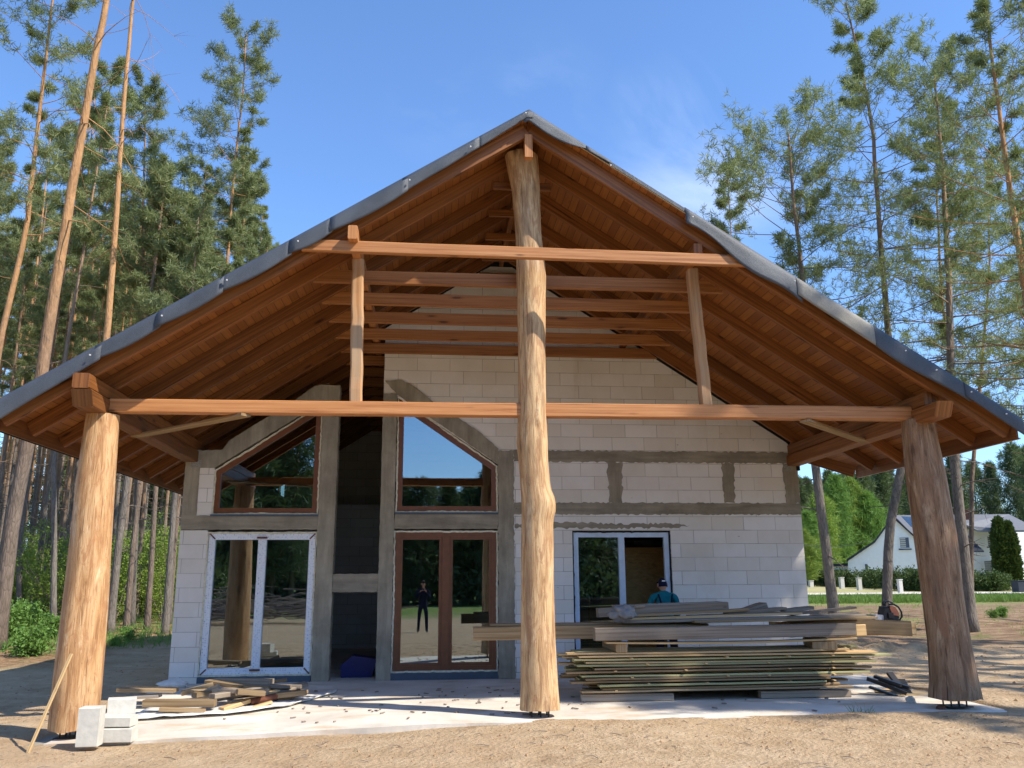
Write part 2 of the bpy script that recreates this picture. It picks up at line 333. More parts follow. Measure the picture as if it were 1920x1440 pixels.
T['white']=flat('white_render',(.78,.78,.76),.85,.2,3,.04)
T['roofg']=flat('grey_metal_roof',(.17,.17,.175),.6,.3,4,.1)
T['roofd']=flat('dark_roof_trim',(.025,.03,.04),.6,.3,4,.1)
T['whiteb']=flat('white_block',(.53,.51,.45),.9,.1,12,.1,bump=.4)
T['black']=flat('black_plastic',(.018,.018,.02),.4,.4,12,.2)
T['orange']=flat('orange_plastic',(.45,.15,.08),.45,.4,12,.1)
T['whitep']=flat('milky_white_plastic',(.7,.68,.66),.4,.4,12,.08)
T['blue']=flat('blue_plastic',(.01,.014,.12),.4,.4,12,.1)
T['rag']=flat('grey_rag_cloth',(.22,.22,.22),.95,.1,9,.25,bump=.5)
T['foilw']=flat('white_plastic_sheet',(.66,.64,.6),.5,.4,5,.15,bump=.3)
T['skin']=flat('skin',(.5,.27,.19),.55,.3,10,.08)
T['teal']=flat('teal_shirt',(.012,.16,.20),.9,.1,14,.15)
T['navy']=flat('dark_navy_cloth',(.012,.014,.035),.9,.1,14,.2)
T['hair']=flat('greying_hair',(.12,.1,.09),.9,.1,30,.3)
# ------------------------------------------------------------------ ground
def sst(a,b,x):
    t=min(1,max(0,(x-a)/(b-a))); return t*t*(3-2*t)
def interp(x,xs,ys): return float(np.interp(x,xs,ys))
def slab_z(x,y): return -.13*min(1,max(0,(-.6-x)/3.8))*min(1,max(0,(-.6-y)/3.8))
def ground_z(x,y,fine=True):
    z=interp(y,[-60,-15,-5,3,9,20,50,70,110,400],[-.3,-.1,-.06,0,.1,.3,.57,.72,.85,1.5])
    z-=.10*min(1,max(0,(-.3-x)/3.8))*sst(3,-4.,y)*sst(-12,-6,y)
    z+=.088*sst(-1.5,1.,x)*sst(-7.5,-4.7,y)*sst(0,-3,y)*(.75+.5*mn.noise(Vector((x*.9,3,y*.5))))
    if -5.4<x<6.6 and -5.0<y<10: 
        k=min(sst(-5.4,-4.9,x),sst(6.6,6.1,x) if y>-1 else 1,sst(-4.6,-4.1,y+.22*mn.noise(Vector((x*.8,0,9)))*sst(-1,1,x))); z=z*(1-k)+(-.30)*k
    if fine:
        z+=.035*mn.noise(Vector((x*.35,y*.35,1)))+.018*mn.noise(Vector((x*1.6,y*1.6,5)))+.008*mn.noise(Vector((x*4.5,y*4.5,2)))
        if y>9 and x>4: z+=(.05*math.sin(y*3.1+.6*mn.noise(Vector((x*.3,y*.3,0)))*3)+.05*mn.noise(Vector((x*2.2,y*3.5,8))))*sst(8,11,y)*sst(29,26,y)
        z+=.22*math.exp(-((x-9)**2/9+(y-4.2)**2/.7))*(.6+.9*mn.noise(Vector((x*3,y*3,0))))
    return z
def gax(lo,a,b,hi,st):
    mid=np.arange(a,b+1e-6,st); l=[];x=a;d=st
    while x>lo: d*=1.22;x-=d;l.append(x)
    r=[];x=b;d=st
    while x<hi: d*=1.22;x+=d;r.append(x)
    return np.array(l[::-1]+list(mid)+r)
def make_ground():
    xs=gax(-700,-11,14,700,.13); ys=gax(-600,-13,12,1500,.13)
    nx,ny=len(xs),len(ys); v=[];cols=[]
    for y in ys:
        for x in xs:
            v.append((x,y,ground_z(x,y)))
            n=mn.noise(Vector((x*.25,y*.25,3)))*.9+mn.noise(Vector((x*1.1,y*1.1,4)))*.5
            litter=sst(-6.2,-9,x+n*1.6-.0*y)*sst(.5,4.5,y+n*2) if x<0 else 0
            field=sst(3,6,y+n*1.5)*sst(5,7,x)*sst(30,28,y+n*.5)
            gr=sst(27.5,29,y+n*.7)*sst(38,36,y+n)*(1 if x>5 else 0)
            lawn=sst(36,38,y+n) if x>5 else 0
            back=sst(-26,-34,y+n*4)
            cols.append((litter,field,max(gr,back),lawn))
    f=[(j*nx+i,j*nx+i+1,(j+1)*nx+i+1,(j+1)*nx+i) for j in range(ny-1) for i in range(nx-1)]
    me=bpy.data.meshes.new('ground'); me.from_pydata(v,[],f); me.polygons.foreach_set('use_smooth',[True]*len(f))
    ca=me.color_attributes.new('zone','FLOAT_COLOR','POINT'); ca.data.foreach_set('color',[c for t in cols for c in t])
    M=NM('sandy_ground',.95,.08); o=M.coord('Object'); z=M.n('Attribute',_attribute_name='zone'); sp=M.n('SeparateColor'); M.put(sp.inputs[0],z.outputs['Color'])
    big=M.noise(o,.55,6,.6,.4); med=M.noise(o,3.2,6,.65,.3); fin=M.noise(o,26,5,.7)
    c=M.mix(M.ramp(med,[(.35,0.),(.68,1.)]),(.41,.29,.17),(.545,.41,.265))
    c=M.mix(M.ramp(big,[(.42,0.),(.62,.4)]),c,(.42,.275,.155))
    c=M.mix(M.ramp(M.noise(M.map(o,(1,1,1),(20,4,0)),1.1,6,.75),[(.55,0.),(.66,.5)]),c,(.26,.165,.095))
    c=M.mix(M.ramp(fin,[(.3,.4),(.46,0.)]),c,(.27,.18,.105))
    bits=M.vor(o,17.); c=M.mix(M.ramp(M.math('ADD',bits.outputs['Distance'],M.math('MULTIPLY',M.noise(o,60,2),.2)),[(.14,.75),(.18,0.)]),c,(.10,.065,.04))
    lit=M.mix(M.ramp(M.noise(o,5,6,.75),[(.4,0.),(.6,1.)]),(.17,.10,.05),(.36,.225,.12)); lit=M.mix(M.ramp(M.noise(o,1.2,5,.7),[(.5,0.),(.6,.7)]),lit,(.1,.17,.045))
    c=M.mix(sp.outputs[0],c,lit)
    fl=M.mix(M.ramp(M.noise(M.map(o,(.6,2.5,1)),2.,6,.7),[(.4,0.),(.62,1.)]),(.16,.098,.06),(.34,.235,.145)); fl=M.mix(M.ramp(M.noise(o,.35,6,.75),[(.52,0.),(.62,.6)]),fl,(.16,.2,.06))
    c=M.mix(sp.outputs[1],c,fl)
    gr=M.mix(M.ramp(M.noise(o,1.5,6,.7),[(.35,0.),(.65,1.)]),(.10,.19,.04),(.25,.27,.09)); c=M.mix(sp.outputs[2],c,gr)
    lw=M.mix(M.ramp(M.noise(o,.2,6,.7),[(.35,0.),(.65,1.)]),(.30,.30,.12),(.45,.38,.2)); c=M.mix(z.outputs['Alpha'],c,lw)
    M.col(c); M.bump(M.math('ADD',M.math('MULTIPLY',med,1.6),M.math('ADD',fin,M.math('MULTIPLY',bits.outputs['Distance'],.4))),.85,.045)
    me.materials.append(M.done()); ob=bpy.data.objects.new('ground',me); link(ob); tag(ob,kind='structure')
make_ground()
# slab
def make_slab():
    b=MB(); xs=np.linspace(-5.0,6.85,60); ys=np.linspace(-4.62,8.9,60); nx=60
    def edge(x,y):
        return x-(.0 if x<6.8 else .12*mn.noise(Vector((y,0,0)))), y+(.05*mn.noise(Vector((x*1.3,0,7))) if y<-4.6 else 0)
    for y in ys:
        for x in xs:
            X,Y_=edge(x,y); X=X if (y<-.1 or x<6.1) else 6.1+(x-6.1)*.01
            b.v.append((X,Y_,slab_z(x,y)+.004*mn.noise(Vector((x*2,y*2,0)))))
    n=len(b.v)
    for j in range(59):
        for i in range(59): b.face([j*nx+i,j*nx+i+1,(j+1)*nx+i+1,(j+1)*nx+i],[(0,0)]*4)
    ring=[i for i in range(nx)]+[j*nx+nx-1 for j in range(1,nx)]+[59*nx+i for i in range(nx-2,-1,-1)]+[j*nx for j in range(58,0,-1)]
    m0=len(b.v)
    for k in ring: x,y,z=b.v[k]; b.v.append((x,y,z-.26))
    for a in range(len(ring)):
        c=(a+1)%len(ring); b.face([ring[a],m0+a,m0+c,ring[c]],[(0,0)]*4)
    return b.build('concrete_slab',T['slab'],None,False)
tag(make_slab(),kind='structure')
# ------------------------------------------------------------------ the house
H=empty('timber_porch_house'); tag(H,'unfinished block house with a deep timber gable porch on three peeled log posts','house')
XL,XR,XC=-4.99,6.13,.57; SL=.647
def zt(x,base): return base-SL*abs(x-XC)
def wp(px,py): p=PY(px,py,0); return (p.x,p.z)
def prism_part(name,mat,polys,y0,y1,parent=H):
    b=MB()
    for p in polys: b.prism(p,y0,y1)
    return b.build(name,mat,parent)
def rect(x0,x1,z0,z1): return [(x0,z0),(x1,z0),(x1,z1),(x0,z1)]
def rough(pts,amp=.012,step=.12):
    out=[]
    for i,p in enumerate(pts):
        q=pts[(i+1)%len(pts)];L_=math.hypot(q[0]-p[0],q[1]-p[1]);n=max(1,int(L_/step))
        for k in range(n):
            t=k/n; x=p[0]+(q[0]-p[0])*t;z=p[1]+(q[1]-p[1])*t
            if k: nx_,nz_=-(q[1]-p[1])/L_,(q[0]-p[0])/L_; a=U(-amp,amp); x+=nx_*a; z+=nz_*a
            out.append((x,z))
    return out
DL=(-4.53,-2.665,.10,2.49); DB=(-1.33,.50,.12,2.51); DR=(1.84,3.645,.0,2.51)
ULp=[(-4.49,2.79),(-2.665,2.79),(-2.665,4.79),(-4.49,3.56)]
URp=[(-1.32,2.83),(.50,2.83),(.50,3.67),(-1.32,4.92)]
# block walling
prism_part('block_wall',T['block'],[
 rect(XL,-4.53,0,2.52), [(-4.74,2.76),(-4.49,2.76),(-4.49,3.6),(-4.74,3.6)],
 rect(.78,DR[0],0,DR[3]), rect(DR[1],XR,0,DR[3]), rect(.78,XR,DR[3],3.96),
 [(-1.585,4.9),(-1.3,4.9),(.5,3.70),(.78,3.96),(XR,3.96),(5.93,4.16),(.95,7.38),(.78,7.49),(.37,7.49),(.2,7.40),(-1.585,6.22)]],.0,.24)
# side and rear walls, floor partitions
b=MB()
b.prism([(.24,0),(9,0),(9,3.92),(.24,3.92)],XL,XL+.24,'X'); b.prism([(.24,0),(9,0),(9,3.92),(.24,3.92)],XR-.24,XR,'X')
b.prism([(XL+.24,0),(XR-.24,0),(XR-.24,4.38),(XC,7.83),(XL+.24,4.38)],8.76,9.0)
b.build('rear_block_walls',T['block'],H)
prism_part('inner_wall',T['block'],[rect(XL+.25,2.2,0,3.6)],7.4,7.52)
prism_part('upper_floor_slab',T['conch'],[[(-1.3,2.72),(XR-.26,2.72),(XR-.26,2.9),(-1.3,2.9)]],.26,8.7)
prism_part('osb_partition',T['osb'],[rect(2.55,4.4,.0,2.25)],1.1,1.13)
prism_part('plasterboard_partition',T['block'],[rect(.3,2.55,.0,2.7)],2.6,2.7)
# concrete frame
def conc(name,polys,y0=-.012,y1=.25,mat='conc',amp=.006): return prism_part(name,T[mat],[rough(p,amp,.045) for p in polys],y0,y1)
conc('concrete_column',[rect(-2.66,-2.37,0,5.12)],-.02)
conc('concrete_column',[rect(-1.585,-1.335,0,4.98)],-.02)
conc('concrete_column',[[(.505,0),(.80,0),(.79,3.95),(.505,3.95)]],-.014,amp=.012)
conc('concrete_column',[rect(XL,-4.74,2.53,3.92)],-.01)
conc('lintel_beam',[rect(XL+.003,-2.663,2.53,2.77)],-.014,mat='conch'); conc('lintel_beam',[rect(-1.33,.50,2.54,2.81)],-.014,mat='conch')
conc('spandrel_beam',[rect(-2.37,-1.585,1.46,1.77)],.0,.22,mat='conch')
sl=[wp(*p) for p in [(378,846),(402,878),(607,747),(607,722)]]
lb=[(XL+.02,3.92),(-4.74,3.60),(-4.49,3.60),(-2.66,4.83),(-2.66,5.13)]+[wp(*p) for p in [(617,719),(590,724),(557,748),(500,783),(430,826),(418,843),(377,845)]]
conc('sloped_beam',[lb],-.016)
rb=[(-1.335,4.96),(.505,3.70),(.505,3.95)]+[wp(*p) for p in [(935,842),(900,811),(857,782),(820,760),(790,735),(770,721),(752,713),(722,714)]]
conc('sloped_beam',[rb],-.022,.2)
conc('ring_beam',[rect(.79,XR-.002,3.75,3.96)],-.006,.2,'conch',.014); conc('ring_beam',[rect(.795,XR-.002,2.80,3.01)],-.006,.2,'conch',.014)
for a,bb in (((1138,868),(1170,944)),((1352,868),(1381,944))):
    p=wp(*a);q=wp(*bb); conc('short_column',[[(p[0]+.02,3.01),(q[0]-.03,3.01),(q[0],3.75),(p[0],3.75)]],-.008,.2,amp=.02)
conc('corner_column',[[(5.86,3.01),(XR-.004,3.01),(XR-.004,3.75),(5.84,3.75)]],-.009,.2,amp=.015)
conc('mortar_smear',[[(.8,2.56),(1.7,2.55),(3.7,2.56),(4.0,2.6),(3.6,2.64),(2.6,2.63),(1.8,2.66),(.8,2.62)]],-.004,.1,'conch',.02)
prism_part('gap_shade_strip',T['dark'],[[(-1.585,6.22),(.2,7.40),(.37,7.49),(.78,7.49),(.95,7.38),(6.0,4.11),(6.05,4.19),(.97,7.47),(.8,7.57),(.35,7.57),(.18,7.48),(-1.585,6.33)],rect(6.1,6.17,3.62,4.05)],-.02,.2)  # black strip paints the shade in the gap between wall top and roof
# windows
def inset(poly,d):
    n=len(poly); out=[]
    for i in range(n):
        p0,p1,p2=Vector(poly[i-1]),Vector(poly[i]),Vector(poly[(i+1)%n])
        d1=(p1-p0).normalized();d2=(p2-p1).normalized(); n1=Vector((-d1.y,d1.x));n2=Vector((-d2.y,d2.x))
        k=(n1+n2); k/= (1+n1.dot(n2)); out.append(tuple(p1+k*d))
    return out
def ring(b,outer,inner,y0,y1):
    n=len(outer)
    for i in range(n):
        j=(i+1)%n; L_=math.hypot(outer[j][0]-outer[i][0],outer[j][1]-outer[i][1])
        q=[outer[i],outer[j],inner[j],inner[i]]; k=len(b.v)
        for y in (y0,y1):
            for p in q: b.v.append((p[0],y,p[1]))
        wd=.09; s0=U(0,3); uv=[(s0,0),(s0+L_,0),(s0+L_-wd,wd),(s0+wd,wd)]
        b.face([k,k+1,k+2,k+3],uv); b.face([k+7,k+6,k+5,k+4],uv[::-1])
        b.face([k+4,k+5,k+1,k],[(s0,.0),(s0+L_,0),(s0+L_,.07),(s0,.07)]); b.face([k+3,k+2,k+6,k+7],[(s0,.0),(s0+L_,0),(s0+L_,.07),(s0,.07)])
def window(name,poly,mat,fw,mull=None,y=.03,foam=.028,label=None,skip=None,sash=True,fm=None):
    o=MB(); fo=inset(poly,foam)
    W=MB(); ring(W,fo,inset(fo,fw),y,y+.08); wnd=W.build(name,mat,H)
    if label: wnd['label']=label
    fb=MB(); ring(fb,rough(poly,.0,9),fo,y-.012,y+.06)
    # jagged bead of foam; a black fm paints the shade of a gap
    op=rough(poly,.007,.05); k=len(op); ip=[]
    for p in op:
        c=Vector((sum(q[0] for q in poly)/len(poly),sum(q[1] for q in poly)/len(poly))); v=(c-Vector(p)); v.normalize(); ip.append(tuple(Vector(p)+v*(foam+.004)))
    f2=MB(); ring(f2,op,ip,y-.02,y+.05); f2.build('foam_and_gap_bead',fm or T['foam'],wnd)
    inn=inset(fo,fw)
    x0=min(p[0] for p in inn);x1=max(p[0] for p in inn);z0=min(p[1] for p in inn);z1=max(p[1] for p in inn)
    panes=[inn]
    if mull:
        mw,sw=mull; xm=(x0+x1)/2
        mb=MB(); mb.beam((xm,y+.035,z0),(xm,y+.035,z1),mw,.09,up=(0,1,0),ch=.004); mb.build('mullion',mat,wnd)
        panes=[rect(x0,xm-mw/2,z0,z1),rect(xm+mw/2,x1,z0,z1)]
    for i,p in enumerate(panes):
        if skip==i: continue
        if mull and sw:
            sb=MB(); ring(sb,p,inset(p,sw),y+.018,y+.07); sa=sb.build('sash',mat,wnd); p=inset(p,sw)
        g=MB(); g.prism(p,y+.045,y+.053); g.build('pane',T['glass'],wnd)
    return wnd
rc=lambda r:rect(r[0],r[1],r[2],r[3])
window('patio_door',rc(DL),T['foil'],.105,(.14,.0),label='patio door wrapped in printed protective film')
window('patio_door',rc(DB),T['frameb'],.07,(.13,.055),label='brown double patio door')
dr=window('patio_door',rc(DR),T['paleframe'],.085,(.105,0),y=.06,foam=.03,skip=1,label='pale film covered door with an empty right leaf',fm=T['dark'])  # no foam here: the black bead paints the dark gap around the frame
window('gable_window',ULp,T['frameb'],.085,label='left slanted window reflecting the porch roof'); window('gable_window',URp,T['frameb'],.085,label='right slanted window reflecting blue sky')
part('window_sill',T['sill'],H,lambda b:b.box(-4.5,-2.66,-.03,.08,2.755,2.79)); part('window_sill',T['sill'],H,lambda b:b.box(-1.33,.505,-.03,.08,2.795,2.83))
part('door_threshold',T['sill'],H,lambda b:b.box(-4.53,-2.67,-.01,.1,.0,.10)); part('door_threshold',T['sill'],H,lambda b:b.box(-1.35,.51,-.01,.1,.0,.115))
for (x,z) in [(-4.45,2.42),(-2.74,2.42),(-4.45,.17),(-2.74,.17)]:
    sx=1 if x<-4 else -1; sz=-1 if z>1 else 1
    part('corner_guard',T['rust'],H,lambda b:b.beam((x-.04*sx,.028,z-.04*sz),(x+.05*sx,.028,z+.05*sz),.012,.022,ch=0))
for z in (.2,2.39): part('mullion_cap',T['rust'],H,lambda b:b.box(-3.685,-3.515,-.016,.03,z-.014,z+.014))
# roof: soffit boards and covering
YF,YB=-4.84,9.2
EL,ER=-5.92,7.08
def roof_poly(sgn):
    if sgn<0: return [(XC,YF),(EL,YF),(EL,YB),(XC,YB)]
    return [(XC,YF),(ER,YF),(ER,-.38),(6.36,.52),(6.36,YB),(XC,YB)]
def roof_layer(name,mat,b0,b1,parent=H,ext=0,front=0):
    b=MB()
    for s in (-1,1):
        P=roof_poly(s); P=[(x+ (ext*s if abs(x-XC)>.1 else 0),y-(front if y==YF else 0)) for x,y in P]
        if s<0: P=P[::-1]
        P=P[::-1] if False else P
        k=len(b.v); n=len(P); cs=math.cos(math.atan(SL))
        for base in (b0,b1):
            for x,y in P: b.v.append((x,y,zt(x,base)))
        uv=[(y,(x-XC)/cs) for x,y in P]
        b.face([k+i for i in range(n)][::-1],uv[::-1]); b.face([k+n+i for i in range(n)],uv)
        for i in range(n):
            j=(i+1)%n; b.face([k+i,k+j,k+n+j,k+n+i],[uv[i],uv[j],(uv[j][0],uv[j][1]+.03),(uv[i][0],uv[i][1]+.03)])
    return b.build(name,mat,parent)
RB=7.62   # rafter underside at the ridge line
SB=7.85
roof_layer('soffit_boards',T['soffit'],SB,SB+.026)
roof_layer('roof_membrane',T['felt'],SB+.028,SB+.085,ext=.02,front=.02)
for s in (-1,1):
    b=MB()
    for k in range(9):
        zz=.5+k*.78
        xa=XC+s*(zz); 
        if abs(xa-XC)>abs((EL if s<0 else ER)-XC): break
    b.beam((XC+s*.05,YF-.0,zt(XC+s*.05,SB+.045)),((EL if s<0 else ER),YF,zt(EL if s<0 else ER,SB+.045)),.03,.05,ch=.003,segs=6,jit=.004); b.build('roof_edge_batten',T['yel'],H)
# rafters: pairs
sl_ang=math.atan(SL); rd=.20
RY=[-4.69,-3.95,-3.0,-2.05,-1.1,-.17]+[.75+.94*i for i in range(9)]
vert=(SB-RB)
for i,y in enumerate(RY):
    for s in (-1,1):
        xe=EL+.06 if s<0 else (ER-.06 if y<-.3 else 6.45 if y<.3 else 6.34)
        x0=XC+s*.03
        hz=vert*math.cos(sl_ang)-.003
        zc=lambda x:zt(x,RB+vert/2-.001)
        p0=Vector((x0,y,zc(x0)));p1=Vector((xe,y,zc(xe)))
        part('rafter',T['rafter'],H,lambda b:b.beam(p0,p1,.078,hz,segs=7,jit=.003,ch=.005))
    # collar tie and ridge tie
    if i==0: part('collar_beam',T['beam_fresh'],H,lambda b:b.beam((-2.30,y-.105,5.885),(3.46,y-.105,5.845),.085,.155,segs=8,jit=.003,ch=.01,cut=-.1))
    else: part('collar_beam',T['collar'],H,lambda b:b.beam((-2.24,y+.085,5.81),(3.38,y+.085,5.80),.08,.185,segs=6,jit=.003,cut=-.13))
    if i: part('ridge_tie',T['rafter'],H,lambda b:b.beam((XC-.42,y+.07,7.27),(XC+.42,y+.07,7.27),.05,.12))
part('ridge_stub',T['beam_fresh'],H,lambda b:b.beam((XC,-4.72,7.28),(XC,-4.72,7.62),.11,.11,up=(0,1,0)))
part('ridge_beam',T['rafter'],H,lambda b:b.beam((XC,-4.75,7.56),(XC,8.7,7.56),.08,.14,ch=.004))
# mid purlins, plates
for x in (-1.74,2.88): part('mid_purlin',T['beam_fresh'] if x<0 else T['rafter'],H,lambda b:b.beam((x,-4.97 if x<0 else -4.73,6.02),(x,8.7,6.02),.12,.185,segs=9,jit=.003,ch=.012))
for s,x in ((-1,-4.90),(1,6.05)):
    part('wall_plate',T['rafter'],H,lambda b:b.beam((x,-4.86,3.82),(x,.02,3.80),.24,.2,segs=6,jit=.004,ch=.014,cut=.05))
    part('upper_plate',T['rafter'],H,lambda b:b.beam((x+.01*s,-4.92 if s<0 else -4.6,4.02),(x+.01*s,.3,4.0),.2,.185,segs=6,jit=.004,ch=.016))
    part('inner_plate',T['rafter'],H,lambda b:b.beam((x,.25,3.98),(x,8.7,3.98),.14,.14))
part('tie_beam',T['beam_fresh'],H,lambda b:b.beam((-4.79,-4.2,3.85),(.6,-4.2,3.86),.17,.175,segs=8,jit=.003,ch=.012))
part('tie_beam',T['beam_fresh'],H,lambda b:b.beam((.7,-4.2,3.86),(5.95,-4.2,3.88),.17,.185,segs=8,jit=.003,ch=.012))
part('stud',T['stud'],H,lambda b:b.beam((-1.69,-4.2,3.94),(-1.73,-4.2,5.93),.16,.15,up=(0,1,0),segs=12,jit=.006,ch=.02))
part('stud',T['stud'],H,lambda b:b.beam((3.04,-4.2,3.95),(2.95,-4.2,5.93),.15,.15,up=(0,1,0),segs=12,jit=.006,ch=.02))
part('brace_board',T['oldtan'],H,lambda b:b.beam((-3.08,-4.27,3.745),(-4.95,-2.75,3.70),.15,.035,ch=.003))
part('brace_board',T['oldtan'],H,lambda b:b.beam((4.40,-4.27,3.755),(6.05,-2.75,3.72),.15,.035,ch=.003))
# fascia and drip edge
part('fascia_board',T['rafter'],H,lambda b:b.beam((EL+.015,YF+.02,zt(EL,RB+.135)),(EL+.015,YB,zt(EL,RB+.135)),.024,.215,ch=.002))
part('fascia_board',T['rafter'],H,lambda b:b.beam((ER-.015,YF+.02,zt(ER,RB+.135)),(ER-.015,-.4,zt(ER,RB+.135)),.024,.215,ch=.002))
part('fascia_board',T['rafter'],H,lambda b:b.beam((ER-.03,-.38,zt(ER-.03,RB+.135)),(6.38,.50,zt(6.38,RB+.135)),.024,.225,ch=.002))
part('drip_edge',T['dark'],H,lambda b:b.beam((EL-.02,YF,zt(EL,RB+.07)),(EL-.02,YB,zt(EL,RB+.07)),.012,.10,ch=0))
part('drip_edge',T['nail'],H,lambda b:b.beam((ER+.005,YF,zt(ER,RB+.035)),(ER+.005,-.4,zt(ER,RB+.035)),.012,.02,ch=0))
for x0,x1,z in ((-4.90,-4.72,3.70),(5.86,5.99,3.70)):
    part('nail_plate',T['platem'],H,lambda b:b.box(x0,x1,-.0175,-.0145,z-.095,z+.045))
# hanging membrane pieces along the rake
def flap(s,xa,xb,drop,mat,lift=0,wav=.045,curl=0,yo=0):
    # xa nearer ridge .. xb nearer eave (distance from ridge centre); draped over edge, hanging at front
    b=MB(); n=max(6,int((xb-xa)/.08)); rows=6; sd_=U(0,50)
    for i in range(n+1):
        t=i/n; d=xa+(xb-xa)*t; x=XC+s*d; zt_=zt(x,SB+.092)
        w_=mn.noise(Vector((d*1.4,sd_,0))); w2=mn.noise(Vector((d*4,sd_,3)))
        dr=drop(t) if callable(drop) else drop
        dr=dr*(1+.12*w_)+.012*w2
        b.v.append((x,YF+.30,zt_+.006)); b.v.append((x,YF-.012,zt_+.010))
        for r in range(1,rows+1):
            q=r/rows; y=YF-.028-yo-(.010+wav*.5*w_)*math.sin(q*2.2)-.02*w2*q-curl*q*q*t*t
            b.v.append((x,y,zt_-dr*q))
    m_=rows+2
    for i in range(n):
        for r in range(m_-1):
            k=i*m_+r; f=[k,k+1,k+m_+1,k+m_] if s>0 else [k,k+m_,k+m_+1,k+1]
            g=lambda kk:((kk//m_)*.08+sd_,(kk%m_)*.05)
            b.face(f,[g(q) for q in f])
    o=b.build('membrane_flap',mat,H,True); md=o.modifiers.new('thick','SOLIDIFY'); md.thickness=.005; md.offset=0
    return o
Lp=[0.1,.78,1.48,2.45,3.35,4.15,4.95,5.5,6.56]
flap(-1,-.05,.72,lambda t:.10+.08*t,T['felt'],yo=.0)
flap(-1,.68,1.70,lambda t:.17+.05*t,T['felt'],yo=.008)
for a,bb in ((1.62,2.62),(2.58,3.12),(3.08,3.95),(3.9,4.68),(4.62,5.38)):
    flap(-1,a,bb,lambda t:.205+.05*math.sin(t*3+.4),T['felt'],yo=.006+.006*(int(a*10)%2))
flap(-1,5.3,6.52,lambda t:.22+.06*t,T['felt'],yo=.002)
flap(1,-.08,.82,lambda t:.16+.10*math.sin(t*math.pi)-.11*t,T['felt'],curl=.03)
flap(1,.78,1.12,lambda t:.08-.03*t,T['felt'])
flap(1,2.12,3.66,lambda t:.23+.12*t-.05*math.sin(t*9),T['felt'],wav=.07)
flap(1,3.60,4.62,lambda t:.25+.03*t,T['feltp'],yo=.005)
flap(1,4.58,5.86,lambda t:.27+.04*math.sin(t*5),T['felt'])
flap(1,5.80,6.56,lambda t:.20+.03*t,T['felt'],yo=.01)
for s,d in ((-1,.05),(-1,.8),(-1,1.6),(-1,3.0),(-1,3.85),(-1,4.6),(-1,5.4),(1,2.2),(1,3.55),(1,5.0),(1,5.4),(1,5.85),(1,6.3),(1,1.1)):
    x=XC+s*d; z=zt(x,SB+.0)+ (.03 if abs(d)<.1 else -.02)
    part('washer',T['nail'],H,lambda b:b.tube([(x,YF-.10,z),(x,YF-.085,z)],[.010,.010],8))
# log posts
def log_post(cx,cy,prof,mat,seed,flare=0,label=None,fl=.02):
    # prof: list of (z, xoffset, r)
    zs=[p[0] for p in prof]; b=MB(); n=44; rows=int((zs[-1]-zs[0])/.09)
    for k in range(rows+1):
        z=zs[0]+(zs[-1]-zs[0])*k/rows; xo=interp(z,zs,[p[1] for p in prof]); r=interp(z,zs,[p[2] for p in prof])
        for i in range(n):
            t=2*math.pi*i/n; rr=r*(1+.05*mn.noise(Vector((math.cos(t)*1.1,math.sin(t)*1.1,z*.8+seed)))+.035*mn.noise(Vector((math.cos(t)*3.2,math.sin(t)*3.2,z*.9+seed*2)))+fl*mn.noise(Vector((math.cos(t)*9,math.sin(t)*9,z*.7+seed*3))))
            zz=z
            if k==0: zz+=.025*mn.noise(Vector((math.cos(t)*2,math.sin(t)*2,seed)))
            b.v.append((xo+rr*math.cos(t),rr*math.sin(t),zz))
    for k in range(rows):
        for i in range(n):
            j=(i+1)%n; z0=zs[0]+(zs[-1]-zs[0])*k/rows; z1=zs[0]+(zs[-1]-zs[0])*(k+1)/rows; c=1.5/n
            b.face([k*n+i,k*n+j,(k+1)*n+j,(k+1)*n+i],[(z0,i*c),(z0,(i+1)*c),(z1,(i+1)*c),(z1,i*c)])
    b.face([i for i in range(n)][::-1],[(.0,.0)]*n); b.face([rows*n+i for i in range(n)],[(0,0)]*n)
    o=b.build('log_post',mat,H,True); o.location=(cx,cy,0)
    if label: o['label']=label
    md=o.modifiers.new('e','EDGE_SPLIT'); md.split_angle=R(60)
    zb=zs[0]; bx=prof[0][1]
    s=MB()
    for dx in (-.11,.0,.10):
        for dy in (-.09,.09): s.tube([(bx+dx,dy,zb-.10),(bx+dx,dy,zb+.03)],[.011,.011],6)
    s.beam((bx-.17,-.0,zb-.004),(bx+.17,0,zb-.004),.26,.012,ch=0); s.beam((bx-.17,-.0,zb-.095),(bx+.17,0,zb-.095),.26,.012,ch=0)
    s.build('steel_foot',T['steel'],o)
    return o
YP=-4.2
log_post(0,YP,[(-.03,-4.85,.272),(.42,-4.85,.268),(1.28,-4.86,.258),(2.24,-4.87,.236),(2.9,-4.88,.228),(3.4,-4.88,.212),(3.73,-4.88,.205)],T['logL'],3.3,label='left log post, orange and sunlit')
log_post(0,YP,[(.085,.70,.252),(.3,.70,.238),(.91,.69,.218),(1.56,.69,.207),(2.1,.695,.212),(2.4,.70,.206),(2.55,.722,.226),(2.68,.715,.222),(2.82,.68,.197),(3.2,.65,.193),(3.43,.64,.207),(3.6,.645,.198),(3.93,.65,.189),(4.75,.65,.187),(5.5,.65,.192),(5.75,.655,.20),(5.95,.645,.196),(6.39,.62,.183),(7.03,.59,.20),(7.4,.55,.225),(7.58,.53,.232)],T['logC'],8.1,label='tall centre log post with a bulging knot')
log_post(0,YP,[(.12,6.14,.325),(.35,6.15,.30),(.85,6.15,.272),(1.53,6.13,.255),(2.23,6.12,.268),(2.96,6.09,.258),(3.5,6.07,.225),(3.79,6.07,.217)],T['logR'],14.7,label='right log post, dark brown and shaded',fl=.035)
